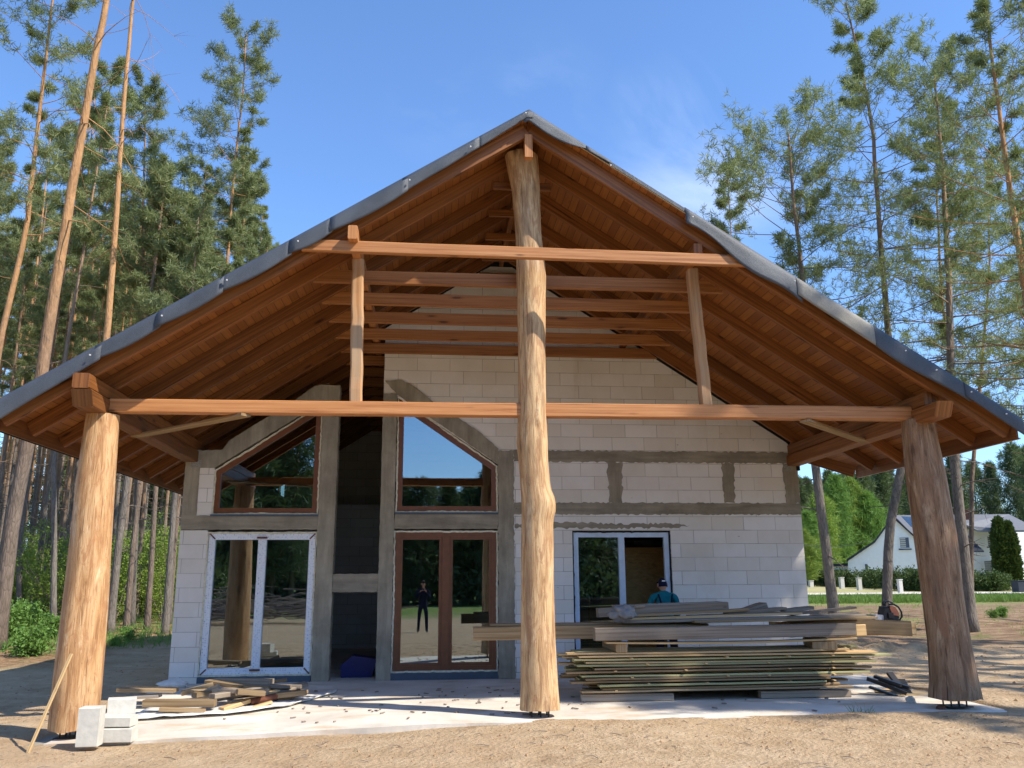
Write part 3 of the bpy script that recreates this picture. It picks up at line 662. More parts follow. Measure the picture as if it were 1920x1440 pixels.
# ------------------------------------------------------------------ trees
def blades(name,cen,dirs,size,nb,mat,parent=None,wid=.13,spread=.75,leaf=False):
    cen=np.asarray(cen,float);dirs=np.asarray(dirs,float);N=len(cen)
    c=np.repeat(cen,nb,0);d=np.repeat(dirs,nb,0);n=len(c)
    r=RNG.normal(size=(n,3));r/=np.linalg.norm(r,axis=1)[:,None]
    v=d*(1-spread)+r*spread;v/=np.linalg.norm(v,axis=1)[:,None]
    s=(size*RNG.uniform(.6,1.25,n))[:,None]
    q=RNG.normal(size=(n,3));sd=np.cross(v,q);sd/=np.linalg.norm(sd,axis=1)[:,None]
    base=c+r*size*(.55 if leaf else .15)
    if leaf:
        V=np.stack([base,base+v*s*.5+sd*s*wid,base+v*s,base+v*s*.5-sd*s*wid],1).reshape(-1,3);k=4
    else:
        V=np.stack([base-sd*s*wid*.5,base+sd*s*wid*.5,base+v*s+sd*s*wid*.25,base+v*s-sd*s*wid*.25],1).reshape(-1,3);k=4
    me=bpy.data.meshes.new(name);me.vertices.add(len(V));me.vertices.foreach_set('co',V.astype(np.float32).ravel())
    me.loops.add(n*k);me.loops.foreach_set('vertex_index',np.arange(n*k,dtype=np.int32))
    me.polygons.add(n);me.polygons.foreach_set('loop_start',np.arange(0,n*k,k,dtype=np.int32));me.polygons.foreach_set('loop_total',np.full(n,k,np.int32))
    me.update(calc_edges=True);me.materials.append(mat)
    return link(bpy.data.objects.new(name,me),parent)
def unit(v): return v/ (np.linalg.norm(v)+1e-9)
def limb(start,az,elv,Ln,curl,n=5,wob=.12):
    pts=[np.array(start,float)];e=elv;a=az
    for k in range(n):
        a+=U(-wob,wob);e+=curl/n+U(-wob,wob)*.6
        pts.append(pts[-1]+Ln/n*np.array([math.cos(a)*math.cos(e),math.sin(a)*math.cos(e),math.sin(e)]))
    return pts
def make_pine(H,r0,cs=.55,cr=2.2,prim=48,dead=16,seed=0,path=None,tuft=.17,nb=13,sub=9,mats=('bark','needle'),name='pine_tree',full=1.0,tmin=0.0,deadlen=1.6):
    """tree standing at its own origin; path: list of (x,y,z) from base to top"""
    random.seed(seed*13+5)
    root=empty(name)
    if path is None:
        bx,by=U(-.3,.3),U(-.3,.3);n=12;path=[(bx*math.sin(2.6*k/n)+.02*U(-1,1),by*math.sin(2.1*k/n)+.02*U(-1,1),H*k/n) for k in range(n+1)]
        path[0]=(0,0,-.25)
    P=np.array(path,float);zz=P[:,2];H=zz[-1]
    def at(z): return np.array([np.interp(z,zz,P[:,0]),np.interp(z,zz,P[:,1]),z])
    def rad(z): return max(.018,r0*(1-.86*max(0,z)/H)**.9+ (.35*r0*math.exp(-max(z,0)/.35)))
    W=MB(); zs=np.linspace(zz[0],H,26)
    W.tube([tuple(at(z)+np.array([mn.noise(Vector((z*.7,seed,0))),mn.noise(Vector((z*.7,seed,9))),0])*r0*.22) for z in zs],[rad(z) for z in zs],10)
    cen=[];dr=[]
    z0=H*cs
    ga=U(0,6.28)
    clump=[(U(0,6.28),U(0,1)) for _ in range(4)]
    for i in range(prim):
        t=(i+U(0,.9))/prim; z=z0+(H-z0)*t**.92
        if z>H-.12: continue
        ga+=2.4+U(-.6,.6); az=ga
        shp=max(.3,(math.sin(math.pi*min(1,(t*.72+.2)))**.6)*(1-.12*t))
        Ln=cr*shp*U(.62,1.12)*full
        for ca,ct in clump:
            if abs(t-ct)<.13 and math.cos(az-ca)>.3: Ln*=.45
        elv=R(-6)+R(26)*t+U(-.18,.25)+(R(30)*(t-.88)/.12 if t>.88 else 0)
        pts=limb(at(z),az,elv,Ln,U(.05,.45),5)
        br=max(.012,rad(z)*.28)
        W.tube([tuple(p) for p in pts],[br*(1-.8*k/5) for k in range(6)],5,cap=False)
        dropp=U(0,.55)
        for s in range(sub):
            if random.random()<dropp: continue
            q=1.3+3.7*(s+U(0,.9))/sub; k=int(q);f=q-k; b0=pts[min(k,4)]*(1-f)+pts[min(k+1,5)]*f
            sp=limb(b0,az+random.choice((-1,1))*U(.4,1.2),elv+U(-.15,.55),Ln*U(.2,.38)*(1.25-q/6),.5,3)
            if s%2==0: W.tube([tuple(p) for p in sp],[br*.35,br*.28,br*.2,br*.1],3,cap=False)
            for p in sp[1:]:
                for _ in range(2):
                    pp=p+RNG.normal(size=3)*.10*Ln/2; cen.append(pp);dr.append(unit(sp[-1]-sp[0]+np.array([0,0,.35])))
        for p in pts[3:]:
            cen.append(p+RNG.normal(size=3)*.06);dr.append(unit(pts[-1]-pts[-2]+np.array([0,0,.3])))
    for k in range(5):
        cen.append(at(H-.1*k));dr.append(np.array([0,0,1.]))
    for i in range(dead):
        z=H*U(max(.12,cs-.42),cs+.12);az=U(0,6.28);Ln=deadlen*U(.3,1.15)
        pts=limb(at(z),az,U(-.45,.35),Ln,U(-.7,.5),4,.22); br=rad(z)*.13+.006
        W.tube([tuple(p) for p in pts],[br,br*.8,br*.6,br*.4,br*.15],4,cap=False)
        if Ln>1:
            for _ in range(2):
                k=random.choice((2,3)); s2=limb(pts[k],az+U(-1.1,1.1),U(-.6,.4),Ln*.35,-.3,2,.2); W.tube([tuple(p) for p in s2],[br*.4,br*.25,br*.1],3,cap=False)
    W.build('trunk',T[mats[0]],root,True)
    blades('crown',cen,dr,tuft,nb,T[mats[1]],root,wid=.11,spread=.80)
    return root
def ground_at(px,py):
    lo=None;Y=-8
    while Y<200:
        p=PY(px,py,Y)
        if p.z<=ground_z(p.x,p.y,False): return p
        Y+=.1
    return p
def pxpine(pts,Y,dia,H,label,seed,group=None,z_base=None,fs=.6,**k):
    """hero pine whose trunk follows pixels of the photo at depth Y"""
    P=[PY(px,py,Y) for px,py in pts]; P.sort(key=lambda p:p.z)
    a,b=P[0],P[min(len(P)-1,2)]; gz=ground_z(a.x,Y,False)
    if a.z>gz+.3:
        sl=(b.x-a.x)/(b.z-a.z); P.insert(0,Vector((a.x-sl*(a.z-gz)*fs,Y,gz)))
    base=Vector((P[0].x,Y,gz)); top=P[-1]
    if top.z<gz+H: sl=(top.x-P[-2].x)/(top.z-P[-2].z)*.5; P.append(Vector((top.x+sl*(gz+H-top.z),Y+U(-.5,.5),gz+H)))
    path=[(p.x-base.x,p.y-base.y,p.z-gz) for p in P]; path=[q for q in path if q[2]>=0]; path[0]=(path[0][0],0,-.3)
    r=make_pine(H,dia*.385,seed=seed,path=path,**k); r.location=base; tag(r,label,'pine tree',group); return r
GL='pines at the edge of the left forest'; GR='tall pines beside the right of the house'
pxpine([(0,640),(50,430),(75,200),(92,60),(98,0)],11,.34,23,'leftmost orange trunked pine rising past the top left corner',1,GL,cs=.52,cr=2.6,prim=46,dead=10)
pxpine([(2,1150),(20,1000),(45,870),(75,720),(110,500),(150,270),(178,110),(200,0)],7.5,.50,26,'thickest orange trunked pine at the left edge, leaning right',2,GL,cs=.84,cr=2.4,prim=26,dead=30,deadlen=2.1)
pxpine([(150,1110),(175,850),(200,640),(215,450),(235,150),(250,0)],11.5,.36,27,'slender bare orange pine second from the thick leaning one',3,GL,cs=.84,cr=2.2,prim=24,dead=34,deadlen=2.4)
pxpine([(425,520),(433,400),(441,300),(455,180),(462,62)],14,.27,21.2,'slim orange pine standing alone above the left roof slope',4,GL,cs=.42,cr=2.3,prim=74,dead=12,sub=7,full=1.1)
pxpine([(443,520),(452,380),(458,310)],15.5,.22,17.5,'thin pine just right of the lone slim pine above the roof',5,GL,cs=.42,cr=1.7,prim=46,dead=16)
pxpine([(270,620),(268,420),(272,235)],16,.30,20.2,'dark trunked pine with a ragged crown left of the lone slim pine',6,GL,cs=.45,cr=2.4,prim=60,dead=18,mats=('barkg','needle'))
pxpine([(104,1165),(102,1000),(100,880),(125,650),(155,480)],12.5,.24,19,'thin grey pine left of the left log post',7,GL,cs=.6,cr=1.8,prim=40,dead=14,mats=('barkg','needle'))
pxpine([(205,1185),(225,1000),(240,890)],12.5,.34,15.5,'grey barked pine just right of the left log post',8,GL,cs=.66,cr=2.,prim=40,dead=14,mats=('barkg','needle'))
pxpine([(237,1178),(248,1040),(262,900)],13.5,.25,15,'slimmer pine between the log post and the block wall',9,GL,cs=.66,cr=2.,prim=36,dead=12)
pxpine([(276,1178),(285,1040),(292,920)],13.5,.25,14.5,'orange topped pine nearest left of the block wall but one',10,GL,cs=.66,cr=1.9,prim=36,dead=12)
pxpine([(310,1175),(318,1060),(328,930)],12.,.28,13.5,'pine right against the left corner of the house',12,GL,cs=.66,cr=1.9,prim=36,dead=12,mats=('barkg','needle'))
pxpine([(35,1150),(38,1000),(60,850),(90,700)],17,.26,20,'dark pine close behind the thick leaning one',13,GL,cs=.6,cr=2.,prim=36,dead=12,mats=('barkg','needle'))
# right hand heroes
pxpine([(1563,1145),(1545,1000),(1530,880),(1518,640),(1505,520),(1490,400),(1478,250)],9,.43,14.8,'grey trunked pine beside the right house corner, crown above the roof',21,GR,mats=('barkg','needle'),cs=.46,cr=3.9,prim=66,dead=16,sub=9,full=1.05,)
pxpine([(1655,1135),(1666,1000),(1690,880),(1688,760),(1665,620),(1652,470),(1636,240),(1612,110),(1585,5)],10,.40,19.4,'crooked pine standing behind the chainsaw',22,GR,mats=('barkg','needle'),cs=.54,cr=3.7,prim=60,dead=22,sub=9)
pxpine([(1815,1185),(1800,1000),(1790,870),(1783,690),(1778,500),(1768,330),(1752,130)],9.3,.46,17.6,'pine just right of the right log post, with spreading limbs',23,GR,cs=.34,cr=4.0,prim=66,dead=16,sub=9,mats=('barkg','needle'),full=1.05)
pxpine([(1811,1150),(1796,880),(1788,700),(1765,560),(1758,400),(1756,250)],12,.26,17,'thinner pine twinned behind the one right of the log post',24,GR,cs=.45,cr=3.2,prim=56,dead=14,sub=8)
pxpine([(1925,560),(1900,400),(1882,270),(1860,110),(1848,0)],5.5,.38,19,'pine at the right edge with long dark limbs reaching left',25,GR,fs=1.1,cs=.34,cr=3.3,prim=64,dead=26,deadlen=2.8,sub=7)
pxpine([(1378,470),(1368,400),(1364,312)],14,.16,13.2,'small slender pine just behind the right roof slope',26,GR,cs=.5,cr=1.1,prim=36,dead=6)
pxpine([(1940,700),(1930,500),(1925,330)],13,.3,17,'bushy pine mostly cut off by the right picture edge',27,GR,cs=.35,cr=3.8,prim=62,dead=10,sub=8)
pxpine([(1818,1150),(1822,900),(1845,640),(1856,500),(1850,300)],16,.26,17,'pine whose crown fills the gap near the right picture edge',28,GR,cs=.42,cr=3.4,prim=60,dead=10,sub=8)
# forest kinds, copied
kinds=[make_pine(21,.125,.6,1.9,40,18,31,mats=('bark','needle')),make_pine(20,.115,.55,2.0,42,22,32,mats=('barkg','needle')),make_pine(22,.13,.66,1.9,36,18,33),make_pine(19,.10,.5,1.7,40,22,34,mats=('barkg','needle')),make_pine(20,.11,.62,1.8,36,20,35)]
kindf=[make_pine(21,.115,.66,1.5,15,14,51),make_pine(20,.11,.62,1.6,16,16,52,mats=('barkg','needle')),make_pine(22,.12,.7,1.5,14,14,53)]
used=set()
FL='slender pine deep in the dense forest left of the house'
def place(kind,x,y,s,rz,label,group,cat='pine tree'):
    o=kind if id(kind) not in used else copy_tree(kind)
    used.add(id(kind)); o.location=(x,y,ground_z(x,y,False)); o.scale=(s,s,s) if not isinstance(s,tuple) else s; o.rotation_euler=(U(-.02,.02),U(-.02,.02),rz); tag(o,label,cat,group); return o
random.seed(77)
cnt=0
for i in range(168):
    Y=(16+44*random.random()**1.1) if i<72 or i>=146 else U(26,70)
    px=U(-170,343) if i<146 else U(345,545)
    p=PY(px,1100,Y); d=Y+15.4
    if px<345:
        ty=(U(290,520) if i%4 else U(170,340)) if px<150 else U(330,520)
        s=max(.6,min(1.15,PY(px,ty,Y).z/21.))
    else:
        ty=U(430,520) if px>440 else U(330,480)
        zt_=PY(px,ty,Y).z; s=max(.45,min(1.05,zt_/21.))
    dist='near' if Y<24 else 'mid distant' if Y<38 else 'far'
    bk_=('grey' if i%5 in (1,3) else 'orange') if (i<50 or i>=146) else ('grey' if i%3==1 else 'orange')
    where='outside the left picture edge' if px<-20 else 'left of the thin grey pine' if px<100 else 'behind the left log post' if px<190 else 'between left log post and block wall' if px<345 else 'crowning over the roof near the lone slim pine' if px<450 else 'peeking lowest over the left roof slope'
    place(kinds[i%5] if (i<50 or i>=146) else kindf[i%3],p.x,Y,s,U(0,6.28),'%s %s barked pine %s'%(dist,bk_,where),'pines of the left forest'); cnt+=1
# shading pines out of frame on the right and the treeline behind the camera
for i,(x,y,s) in enumerate([(12.6,-8.6,.80),(13.6,-5.0,.68),(15.6,-6.0,.78),(14.2,-9.8,.86),(15.8,-10.6,.9),(15.5,-7.2,.9),(18.8,-9.2,.9),(22.5,-11,.95),(19.2,.6,.8),(23.5,-.4,.9),(18.5,-5.0,.85),(17,-11.0,.95),(20.5,-2,.9),(21,-8,1.0),(16.8,-2.6,.62),(24,-5,1)]):
    place(kinds[(i*2)%5],x,y,s,i*1.3,'tall pine standing out in the yard to the right of the porch','pines to the right of the porch')
for i in range(24):
    x=-36+U(0,19); y=-24-U(0,34)
    if x>-19 and y>-32: x-=12
    place(kinds[i%5],x,y,U(.6,.9),U(0,6),'pine at the left side of the yard in front of the house','pines beside the yard')
def undergrowth(name,pts,hm,size,mat,label,nb=6):
    cen=[];dr=[]
    for x,y in pts: cen.append((x,y,ground_z(x,y,False)+hm*random.random()**1.3));dr.append((U(-.4,.4),U(-.4,.4),.6))
    tag(blades(name,cen,dr,size,nb,T[mat],None,wid=.2,spread=.8,leaf=True),label,'undergrowth',kind='stuff')
random.seed(91)
undergrowth('yard_edge_undergrowth',[(U(-62,62),-54-U(0,8)) for _ in range(5200)],3.2,.7,'needled','dark undergrowth along the wood across the yard')
undergrowth('yard_side_undergrowth',[(U(-40,-13),-38-U(0,8)) for _ in range(2400)],3.,.6,'needled','dark undergrowth at the left far side of the yard')
undergrowth('wood_undergrowth',[PY(U(1495,1960),1085,U(102,125)).xy for _ in range(5200)],6.5,.9,'needled','dark undergrowth of the wood behind the white house')
undergrowth('forest_undergrowth',[PY(U(-140,350),1085,U(38,62)).xy for _ in range(4200)],2.6,.35,'leafy','hazy yellow green undergrowth deep in the left forest')
# bushes and saplings
def make_bush(h,r,n,leaf,nb,mat,seed,name='leafy_bush',stems=7):
    random.seed(seed); root=empty(name); W=MB();cen=[];dr=[]
    for i in range(stems):
        az=U(0,6.28);p=limb((U(-.1,.1)*r,U(-.1,.1)*r,-.05),az,R(U(58,86)),h*U(.65,1.05),U(-.3,.15),5,.15)
        W.tube([tuple(q) for q in p],[.008*h*(1-.16*k)+.004 for k in range(6)],4,cap=False)
        for s in range(n//stems):
            k=random.random()**.7*4.6+.4;a=int(min(k,4));q=p[a]+(p[a+1]-p[a])*(k-a)
            off=RNG.normal(size=3)*r*.33; off[2]*=.6; c=q+off
            if c[2]<.05:c[2]=.05+abs(c[2])
            cen.append(c);dr.append(unit(off+np.array([0,0,.3])))
    W.build('stems',T['twig'],root,True); blades('foliage',cen,dr,leaf,nb,T[mat],root,wid=.3,spread=.9,leaf=True); return root
bk=[make_bush(4.6,1.3,520,.13,9,'leafy',1,'young_tree'),make_bush(3.6,1.2,480,.12,9,'leafy',2,'young_tree'),make_bush(5.5,1.2,520,.13,9,'leafy',3,'young_tree'),
    make_bush(.85,.5,260,.085,8,'leafg',4,'leafy_bush',9),make_bush(.6,.45,220,.075,8,'leafg',5,'leafy_bush',9)]
random.seed(5)
for i in range(34):
    Y=U(17,36); px=U(-60,345); p=PY(px,1100,Y)
    place(bk[i%3],p.x,Y,U(.45,.85),U(0,6),'%s %s young tree with yellow green leaves, %s'%('near' if Y<24 else 'far',('tall','short','slender')[i%3],'beyond the left picture edge' if px<0 else 'left of the thin grey pine' if px<100 else 'behind the left log post' if px<190 else 'left of the block wall corner'),'young trees under the left pines','young tree')
for i,(px,py,s) in enumerate([(20,1205,1.25),(55,1230,1.15),(95,1200,.8),(0,1180,1.3),(40,1180,1.1),(85,1178,.9),(130,1185,.6),(215,1212,.45),(240,1205,.5)]):
    p=ground_at(px,py); place(bk[3+i%2],p.x,p.y,s,U(0,6),['large low bush in front of the thick leaning pine','low bush nearest the camera at the left edge','low bush just left of the left log post','low bush cut by the left picture edge','low bush behind the one in front of the thick leaning pine','low bush beside the thin grey pine','small bush touching the left log post','tiny bush just right of the left log post','tiny bush between the left log post and the block wall'][i],'low green bushes','bush')
for i,(px,py,s) in enumerate([(1880,1158,.5),(1865,1160,.4)]):
    p=ground_at(px,py); place(bk[3],p.x,p.y,s,i,'small yellow green weed growing in the ploughed field','weeds in the field','weed')
# far woods at the right
def make_conifer(H,r,seed,n=900,mat='needled',name='conifer_tree',rnd=False):
    random.seed(seed); root=empty(name); W=MB(); W.tube([(0,0,-.5),(0,0,H*.5),(0,0,H*.97)],[.2,.14,.03],6); cen=[];dr=[]
    for i in range(n):
        t=random.random()**.8; z=H*(.12+.88*t); rr=(r*(math.sin(math.pi*min(1,t*.88+.12))**.6) if rnd else r*(1-t)**.55)*U(.3,1.05)+.1; a=U(0,6.28); k=.72+.75*mn.noise(Vector((math.cos(a)*1.5,math.sin(a)*1.5,z*.45+seed)))+.3*mn.noise(Vector((math.cos(a)*4,math.sin(a)*4,z*1.1+seed)))
        cen.append((rr*k*math.cos(a),rr*k*math.sin(a),z));dr.append(unit(np.array([math.cos(a),math.sin(a),.35])))
    W.build('trunk',T['barkg'],root,True); blades('crown',cen,dr,.6,12,T[mat],root,wid=.11,spread=.7); return root
fk=[make_conifer(17,3.4,1),make_conifer(15,3.8,2,rnd=True),make_conifer(18,3.2,3),make_conifer(14,3.8,4,rnd=True)]
random.seed(19)
for i in range(46):
    x=-62+i*2.9+U(-1,1); y=-60+U(-9,5); place(fk[i%4],x,y,(1.2,1.2,U(.5,.66)),U(0,6),'dark conifer in the distant row across the yard from the porch','conifers across the yard','conifer')
for i in range(11):
    x=-9+i*1.9+U(-.4,.4); y=-57+U(-2,2); place(fk[(i*3+1)%4],x,y,(.9,.9,U(.56,.72)),U(0,6),'dark conifer straight across the yard, mirrored in the right gable window','conifers across the yard','conifer')
for i in range(16):
    x=-27+i*1.05+U(-1,1); y=-42+U(-5,5)+(.0 if i<11 else -6); place(fk[(i*3)%4],x,y,(1.1,1.1,U(.95,1.25)),U(0,6),'conifer in the cluster at the left of the yard across from the porch','conifers at the left across the yard','conifer')
bi=[make_conifer(13,3.8,7,1000,'leafg','birch_tree',True),make_conifer(11,3.3,8,900,'leafy','birch_tree',True)]
random.seed(9)
for i in range(44):
    Y=U(108,150); px=U(1500,1990); p=PY(px,1085,Y); ty=interp(px,[1500,1600,1700,1800,1990],[905,885,880,850,830])+U(-12,34)
    s=(PY(px,ty,Y).z-.9)/ (17,15,18,14)[i%4]; place(fk[i%4],p.x,Y,(1.15,1.15,s),U(0,6),'%s conifer %s'%(('tall pointed','broad round topped','slim pointed','low rounded')[i%4],'far behind the birches on the right' if px<1600 else 'far behind the crooked pine' if px<1690 else 'far behind the right log post' if px<1765 else 'in the wood over the white house roof' if px<1860 else 'in the wood at the right picture edge'),'conifers behind the white house','conifer')
for i,(px,ty,Y) in enumerate([(1520,960,88),(1548,925,92),(1580,893,97),(1612,900,100),(1640,925,99),(1505,990,80)]):
    p=PY(px,1085,Y); s=(PY(px,ty,Y).z-.9)/(13,11)[i%2]; place(bi[i%2],p.x,Y,(.9,.9,s),U(0,6),['pale green birch showing low beside the block wall corner','small green birch right of the grey trunked pine base','tallest bright green birch in front of the dark wood','bright green birch left of the crooked pine','bright green birch just behind the crooked pine trunk','low pale birch glimpsed at the block wall edge'][i],'birches on the right','birch')
for i in range(9):
    Y=U(70,95); px=U(-150,350); p=PY(px,1085,Y); place(fk[i%4],p.x,Y,1.1,U(0,6),'dark conifer glimpsed far behind the left forest trunks','far conifers on the left','conifer')
# ------------------------------------------------------------------ white house far right
WH=empty('white_house'); tag(WH,'white rendered house with grey roofs beyond the field on the right','house')
DH=106.
dh=ray(1740,1088); AH=math.atan2(dh.x,dh.y); SH,CH=math.sin(AH),math.cos(AH); GH=.8
WH.location=(CAM.x+SH*DH,CAM.y+CH*DH,GH); WH.rotation_euler=(0,0,-AH)
YW=0.
def L3(px,py,D=0.):
    d=ray(px,py); df=d.x*SH+d.y*CH; dr=d.x*CH-d.y*SH; t=(DH+D)/df; return Vector((dr*t-0,D,CAM.z+d.z*t-GH))
def w2(px,py,Y=YW): p=L3(px,py,Y); return (p.x,p.z)
def wprism(name,mat,pts,y0,y1,parent=WH):
    b=MB(); b.prism([w2(*p) for p in pts][::-1] if False else [w2(*p) for p in pts],y0,y1); return b.build(name,mat,parent)
wprism('gable_wall',T['white'],[(1590,1102),(1765,1102),(1765,1052),(1719,1012),(1674,970),(1655,993),(1640,1014),(1590,1049)],YW,YW+8)
rf=MB()
def quad3(b,pts,th=.18):
    k=len(b.v)
    for p in pts: b.v.append(tuple(p))
    for p in pts: b.v.append((p[0],p[1],p[2]-th))
    n=len(pts); b.face([k+i for i in range(n)],[(0,0)]*n); b.face([k+n+i for i in range(n)][::-1],[(0,0)]*n)
    for i in range(n): j=(i+1)%n; b.face([k+i,k+n+i,k+n+j,k+j],[(0,0)]*4)
for a,c in (((1587,1049),(1640,1013)),((1640,1013),(1656,991)),((1656,991),(1674,967)),((1674,967),(1768,1052))):
    A=L3(*a,-.3);B=L3(*c,-.3); quad3(rf,[A,B,B+Vector((0,8.5,0)),A+Vector((0,8.5,0))],.25)
rf.build('gable_roof',T['roofd'],WH)
b=MB(); A=L3(1676,966,7.0);B=L3(1892,964,7.0);C_=L3(1950,994,1.0);D=L3(1719,1010,1.0); quad3(b,[A,B,C_,L3(1833,994,1.0),L3(1808,982,1.3),D],.2); r_=b.build('main_roof',T['roofg'],WH)
b=MB(); A=L3(1690,968,0.4); B=L3(1712,969,0.4); C_=L3(1722,987,-0.1); D=L3(1708,987,-0.1); quad3(b,[A,B,C_,D],.05); b.build('roof_window',T['glass'],r_)
p=L3(1816,964,6.0); b=MB(); b.box(p.x-.4,p.x+.4,5.6,6.4,p.z-1.5,p.z+.55); b.build('chimney',T['rust'],r_)
b=MB(); A=L3(1765,1104,.6);B=L3(1950,1104,6.5); zt2=L3(1765,992,.6).z; b.prism([(A.x,.6),(B.x,6.5),(B.x-2,12),(A.x-2,7)],A.z,zt2,'Z'); b.build('side_wall',T['white'],WH)
b=MB(); quad3(b,[L3(1806,998,1.3),L3(1812,1000,1.2),L3(1838,1027,0.4),L3(1806,1027,0.4)],.15); quad3(b,[L3(1806,1026,0.4),L3(1838,1026,0.4),L3(1845,1033,-0.4),L3(1806,1033,-0.4)],.12); b.build('porch_roof',T['roofd'],WH)
def wwin(x0,x1,y0,y1,Y,blind=True,name='window'):
    a=w2(x0,y1,Y);c=w2(x1,y0,Y); b=MB(); o=rect(a[0],c[0],a[1],c[1]); ring(b,o,inset(o,.09),Y-.06,Y+.1); f=b.build(name,T['white'],WH)
    b=MB(); b.prism(inset(o,.08),Y-.02,Y+.02); b.build('pane',T['sill'],f)
    b=MB(); b.box(a[0]-.1,c[0]+.1,Y-.15,Y,a[1]-.12,a[1]); b.build('sill',T['roofd'],f)
    if blind:
        b=MB(); n=int((c[1]-a[1])/.22)
        for k in range(n): b.box(a[0]+.12,a[0]+.12+(c[0]-a[0])*.5,Y-.045,Y-.025,a[1]+.14+k*.22,a[1]+.27+k*.22)
        o_=b.build('shutter',T['whiteb'],f)
wwin(1687,1705,1006,1029,YW-.02); wwin(1621,1628,1056,1070,YW-.02,False); wwin(1669,1676,1054,1077,YW-.02,False); wwin(1852,1868,1004,1025,YW+3.25); wwin(1848,1868,1050,1086,YW+3.15,name='terrace_window')
G2=empty('garage',tuple(WH.location),-AH); tag(G2,'low white garage with a flat dark roof left of the white house','garage')
b=MB(); b.prism([w2(*p) for p in [(1560,1102),(1606,1102),(1606,1060),(1560,1060)]],YW+1,YW+6); b.build('wall',T['white'],G2)
b=MB(); b.prism([w2(*p) for p in [(1557,1062),(1609,1060),(1609,1055),(1557,1057)]],YW+.6,YW+6.3); b.build('roof',T['roofd'],G2)
b=MB(); b.prism([w2(*p) for p in [(1563,1084),(1594,1084),(1594,1068),(1563,1068)]],YW+.9,YW+1.02); b.build('garage_door',T['sill'],G2)
b=MB(); b.prism([w2(*p) for p in [(1595,1090),(1604,1090),(1604,1055),(1595,1055)]],YW+.8,YW+1.0); b.build('corner_panel',T['roofd'],G2)
# fence of white posts with low mesh, clipped hedge, thuja
posts=[(1521,1089,1101),(1579,1083,1104),(1612,1084,1107),(1689,1087,1113)]
pp=[]
for i,(px,yt,yb) in enumerate(posts):
    g=ground_at(px,yb); d=g.y-CAM.y; h=(yb-yt)/1640*d*1.0; s=d/1640
    b=MB(); b.beam((g.x,g.y,g.z-.3),(g.x,g.y,g.z+h),8*s,8*s,up=(0,1,0),ch=.03); b.beam((g.x,g.y,g.z+h),(g.x,g.y,g.z+h+.06),9.5*s,9.5*s,up=(0,1,0),ch=.02)
    o=b.build('fence_post',T['whiteb'],None,org=(g.x,g.y,g.z)); tag(o,['white fence post nearest the block wall corner','white fence post left of the crooked pine, beside the lawn','second white fence post left of the crooked pine','large white fence post between the crooked pine and the right log post'][i],'fence post','white fence posts'); pp.append(g)
hb=[make_bush(1.25,.8,420,.11,12,'thuja',40+i,'hedge_bush',10) for i in range(2)]
random.seed(3)
for i,(px,py) in enumerate([(1512,1100),(1534,1101),(1550,1102),(1568,1103),(1596,1104),(1628,1106),(1642,1107),(1667,1109),(1702,1110),(1718,1111),(1734,1112)]):
    g=ground_at(px,py-2); place(hb[i%2],PY(px,py,g.y+2.5).x,g.y+2.5,(1.5,1.5,1.45),U(0,6),['dark hedge bush right at the block wall corner','dark hedge bush behind the first fence post','dark hedge bush left of the grey trunked pine','dark hedge bush behind the grey trunked pine','dark hedge bush between the two middle fence posts','dark hedge bush just left of the crooked pine','dark hedge bush behind the crooked pine','dark hedge bush just right of the crooked pine','dark hedge bush right of the large fence post','dark hedge bush left of the right log post','dark hedge bush touching the right log post'][i],'hedge by the white fence','hedge')
for i,(px,py,s) in enumerate([(1830,1108,1.1),(1850,1108,1.15),(1868,1109,1.25),(1886,1109,1.2),(1895,1108,1.1)]):
    g=ground_at(px,py); place(hb[i%2],g.x,g.y+1,s,U(0,6),['leftmost rounded shrub by the white house, next to the log post pine','second rounded shrub from the left by the white house','middle rounded shrub under the shuttered terrace window','rounded shrub just left of the thujas','rounded shrub at the foot of the taller thuja'][i],'shrubs by the white house','shrub')
def make_thuja(H,r,seed,n=900):
    random.seed(seed); root=empty('thuja_tree'); W=MB(); W.tube([(0,0,-.3),(0,0,H*.9)],[.12,.03],6); cen=[];dr=[]
    for i in range(n):
        t=random.random(); a=U(0,6.28); lob=1+.12*math.sin(a*3+seed)+.1*mn.noise(Vector((math.cos(a)*2,math.sin(a)*2,t*6)))
        rr=r*lob*(math.sin(math.pi*min(1,t*.62+.25))**.7)*(1 if t<.75 else max(.12,(1-t)/.25))*U(.75,1); cen.append((rr*math.cos(a),rr*math.sin(a),H*t)); dr.append(unit(np.array([math.cos(a)*.6,math.sin(a)*.6,1])))
    W.build('trunk',T['barkg'],root,True); blades('crown',cen,dr,.42,12,T['thuja'],root,wid=.22,spread=.5,leaf=True); return root
for i,(px,ty,r) in enumerate([(1886,976,.66),(1903,984,.5)]):
    g=ground_at(px,1101); q_=PY(px,1095,g.y+4); th=make_thuja(PY(px,ty,g.y+4).z-g.z,r,i+3); th.location=(q_.x,g.y+4,g.z); tag(th,['taller columnar thuja in front of the white house','columnar thuja right beside the taller one, at the picture edge'][i],'thuja','thujas')
g=ground_at(1912,1112); b=MB(); b.box(-.3,.9,-.4,.4,-.1,.85,ch=.03); b.box(-.34,.94,-.44,.44,.86,.91,ch=.02); o=b.build('garbage_container',T['roofd'],None,loc=(g.x,g.y,g.z)); tag(o,'dark garden container at the right picture edge beside the shrubs','container')
